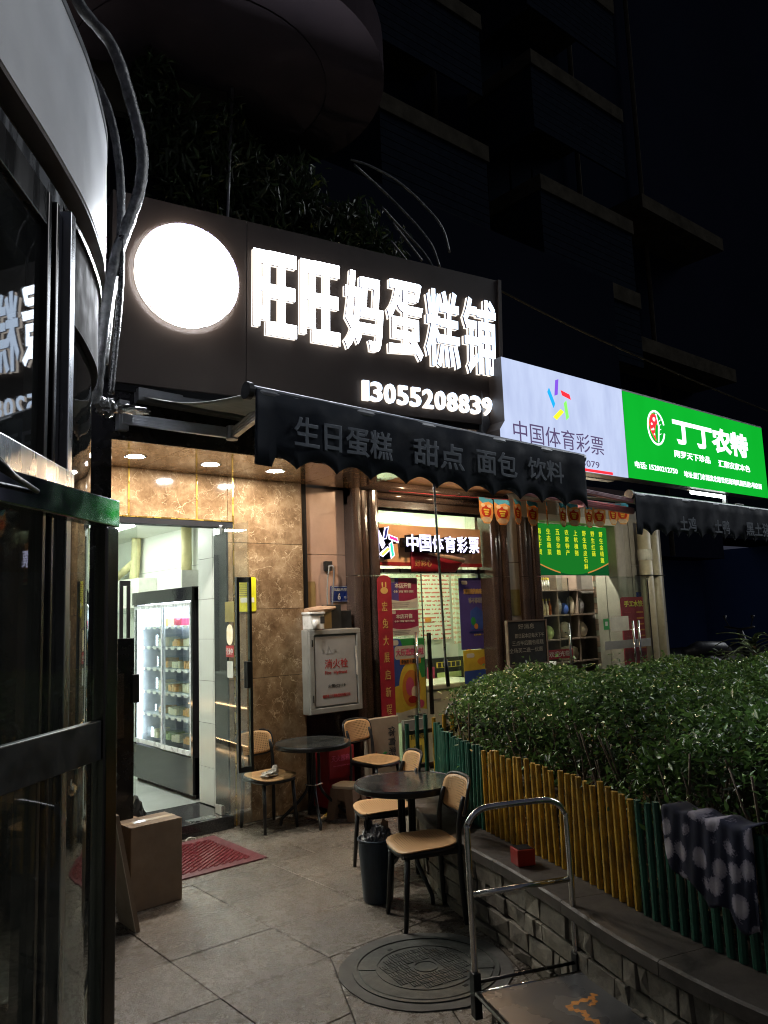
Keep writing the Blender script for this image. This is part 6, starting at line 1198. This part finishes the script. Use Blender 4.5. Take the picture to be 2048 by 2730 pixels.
# dry palm strips hanging at the upper left
for k, (x, y, z, l, a) in enumerate(((.455, 1.80, 3.52, .20, -8), (.50, 1.84, 3.52, .26, -14), (.545, 1.90, 3.55, .16, -22))):
    t = thing('dry_strip', ('dark', 'long tan', 'short tan')[k]+' dry palm strip hanging over the pale fascia at the upper left', 'dry leaf', (x, y, z), rad(50), 0, 'dry strips over the fascia')
    B().prism([(-.014, -l), (.0, -l-.02), (.014, -l+.01), (.018, 0), (-.018, 0)], 0, .003, Matrix.Rotation(rad(a), 4, 'Y') @ Matrix.Rotation(pi/2, 4, 'X')).obj('strip', 'dry_strip' if k else 'cable_black', t)
    B().prism([(-.018, 0), (.018, 0), (.03, .3), (-.0, .3)], 0, .003, Matrix.Rotation(rad(a), 4, 'Y') @ Matrix.Rotation(pi/2, 4, 'X')).obj('strip', 'dry_strip' if k else 'cable_black', t)

# ------------------------------------------------------------ dark upper storeys
ub = thing('apartment_block', 'dark apartment block rising above the shops with pale balcony slab edges', 'building', (8, 6, 0))
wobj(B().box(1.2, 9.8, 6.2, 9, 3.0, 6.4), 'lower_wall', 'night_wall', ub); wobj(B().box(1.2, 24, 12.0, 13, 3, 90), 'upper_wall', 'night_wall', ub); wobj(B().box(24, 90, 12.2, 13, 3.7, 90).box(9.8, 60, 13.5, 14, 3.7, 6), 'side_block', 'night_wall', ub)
def S10(x, z): return (x*1.25, 1.6+(z-1.6)*1.25)      # from the 8 m plane to the 10 m plane
for (x0, z), x1, th in ((S10(6.92, 9.30), S10(9.29, 9)[0], .36), (S10(7.58, 7.80), S10(9.30, 9)[0], .40), (S10(10.58, 11.72), S10(13.51, 9)[0], .36), (S10(10.62, 9.30), S10(13.55, 9)[0], .36), (S10(10.6, 7.78), S10(13.6, 9)[0], .40), (S10(10.6, 14.2), S10(13.51, 9)[0], .4), (S10(6.92, 11.72), S10(9.29, 9)[0], .36)):
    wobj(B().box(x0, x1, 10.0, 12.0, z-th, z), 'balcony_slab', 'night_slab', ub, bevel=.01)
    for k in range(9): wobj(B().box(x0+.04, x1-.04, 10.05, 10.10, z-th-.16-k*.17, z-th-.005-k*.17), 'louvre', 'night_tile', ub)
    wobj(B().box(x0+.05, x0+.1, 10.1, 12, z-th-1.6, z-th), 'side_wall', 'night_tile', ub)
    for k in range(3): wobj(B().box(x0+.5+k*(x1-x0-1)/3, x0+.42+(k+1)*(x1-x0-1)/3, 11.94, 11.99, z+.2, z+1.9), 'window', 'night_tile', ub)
for x in (11.9, 17.4, 20.6): wobj(B().tube([(x, 11.8, 3), (x, 11.8, 22)], .07, 8), 'rain_pipe', 'night_slab', ub)
wobj(B().box(17.6, 23, 10.6, 12, 8.2, 8.6), 'balcony_slab', 'night_slab', ub); wobj(B().box(18.5, 23, 10.6, 12, 12.4, 12.8), 'balcony_slab', 'night_slab', ub)
for k, (x, z) in enumerate(((18.9, 12.1), (18.9, 9.1))):
    w_ = wobj(B().box(x, x+.16, 11.9, 11.99, z, z+.5), 'lit_window', 'warm_window', ub)
rd = thing('round_canopy', 'dark round concrete canopy projecting overhead above the planted terrace', 'canopy', (2.9, 5.3, 6.0))
pl_ = [(2.9+1.32*cos(rad(a)), 5.3+1.32*sin(rad(a))) for a in range(-100, 60, 5)]+[(1.2, 6.4), (.6, 6.4), (.6, 5.96), (1.95, 5.62), (1.75, 5.2), (2.2, 4.3)]
wobj(B().prism([(2.9+1.32*cos(rad(a)), 5.3+1.32*sin(rad(a))) for a in range(-180, 90, 6)]+[(2.9, 6.8), (-1.5, 6.8), (-1.5, 5.9)], 6.0, 6.35), 'slab', 'soffit', rd); wobj(B().lathe([(1.02, 5.985), (1.02, 5.999), (.0, 5.999)], 48, (2.75, 5.4)), 'inner_disc', 'soffit', rd)
wobj(B().prism([(-1.5, 6.05), (1.95, 5.63), (2.95, 5.36), (2.97, 5.42), (1.97, 5.70), (-1.5, 6.12)], 5.6, 5.995), 'edge_beam', 'night_slab', rd)
t = thing('thin_pole', 'thin pale vertical pole rising above the bakery sign left of the hanging plants', 'pole', (2.93, 5.28, 4.3)); wobj(B().tube([(2.875, 5.28, 4.30), (2.96, 5.28, 5.99)], .013, 8), 'pole', 'alu', t, smooth=True)
t = thing('thin_pole', 'short thin pole above the sign beneath the hanging plants', 'pole', (3.6, 5.1, 4.2)); wobj(B().tube([(3.62, 5.1, 4.2), (3.62, 5.1, 4.75)], .007, 6), 'pole', 'alu', t)
hp_ = thing('trailing_plant', 'mass of dark trailing leaves spilling over the terrace edge above the sign', 'plant', (3.4, 5.5, 5.5))
nl = 9000; u = rng.random(nl); X5 = 2.2+2.6*u; Z5 = 5.72-.25*(X5-3.0)-np.abs(rng.normal(0, .45, nl))+.12*np.sin(X5*9); Y5 = 5.5+rng.normal(0, .14, nl)
leafmesh('foliage', X5, Y5, Z5, .13, 'dark_leaf', hp_, .9, asp=.22)
wobj(B().tube(bez([(2.2, 5.5, 5.7), (3.2, 5.45, 5.55), (4.4, 5.4, 5.2)]), .02, 6), 'branch', 'twig', hp_); wobj(B().box(1.3, 4.6, 5.62, 5.74, 3.2, 5.4), 'terrace_wall', 'night_wall', hp_)
arcs = [([(4.0, 5.05, 5.62), (4.18, 5.0, 5.60), (4.45, 4.95, 5.53), (4.70, 4.9, 5.38), (4.90, 4.85, 5.18), (4.99, 4.85, 4.95)], 'uppermost'), ([(4.0, 5.0, 5.55), (4.35, 5.0, 5.40), (4.62, 4.95, 5.2), (4.80, 4.9, 5.0), (4.90, 4.9, 4.80)], 'second'), ([(4.30, 5.0, 5.25), (4.55, 5.0, 5.10), (4.75, 4.95, 4.92), (4.86, 4.9, 4.70), (4.9, 4.9, 4.55)], 'third'), ([(4.38, 4.95, 5.10), (4.55, 4.92, 4.93), (4.68, 4.9, 4.8)], 'short'), ([(4.35, 4.95, 4.92), (4.5, 4.93, 4.78), (4.72, 4.9, 4.56)], 'lowest')]
for P_, nm in arcs:
    t = thing('arched_tube', nm+' of the glossy arched tubes above the right end of the bakery sign', 'tube', P_[len(P_)//2], group='arched tubes above the sign'); wobj(B().tube(bez(P_, 7), .012, 8), 'tube', 'cable_film', t, smooth=True)
t = thing('overhead_wire', 'thin dark wire running along the top of the lit signs', 'wire', (7, 4.4, 4.0)); wobj(B().tube(bez([(5.0, 4.5, 4.55), (6.5, 4.45, 4.35), (9.0, 4.4, 4.15), (12, 4.4, 4.0)]), .010, 6), 'wire', 'night_slab', t)
fw_ = thing('far_wall', 'flat dark blue wall beyond the end of the shops', 'wall', (20, 9, 0)); wobj(B().box(11.0, 34, 16, 16.4, 0, 3.7).box(30, 31, -6, 16, 0, 3.7), 'wall', 'navy_wall', fw_)
sc1 = thing('parked_scooter', 'dark parked scooter barely visible behind the hedge on the right', 'scooter', (12.6, 6.5, 0))
sm_ = Matrix.Translation((12.6, 6.5, 0)) @ Matrix.Rotation(rad(-20), 4, 'Z') @ Matrix.Translation((0, 0, .12))
def sobj(b, nm, m_='black_plastic', sm=True, bv=0): b.v = [tuple(sm_ @ Vector(v)) for v in b.v]; return wobj(b, nm, m_, sc1, smooth=sm, bevel=bv)
sobj(B().tube([(-.75, 0, .7), (-.45, 0, .76), (0, 0, .74), (.15, 0, .68)], [.08, .13, .13, .08], 12), 'seat'); sobj(B().tube([(-.7, 0, .5), (-.3, 0, .52), (.1, 0, .42)], [.14, .18, .12], 12), 'body'); sobj(B().tube([(.62, 0, .3), (.5, 0, .75), (.42, 0, 1.02)], [.04, .07, .05], 10), 'front_fork'); sobj(B().tube([(.42, -.32, 1.08), (.45, 0, 1.04), (.42, .32, 1.08)], .02, 8), 'handlebar'); sobj(B().box(0, .45, -.14, .14, .22, .28), 'footboard', sm=False)
for x in (-.55, .65): sobj(B().tube([(x, -.05, .10), (x, .05, .10)], .22, 24), 'wheel', sm=False)
for s_ in (-1, 1): sobj(B().tube([(.44, s_*.22, 1.06), (.42, s_*.30, 1.2), (.42, s_*.31, 1.27)], [.008, .008, .035], 8), 'mirror')
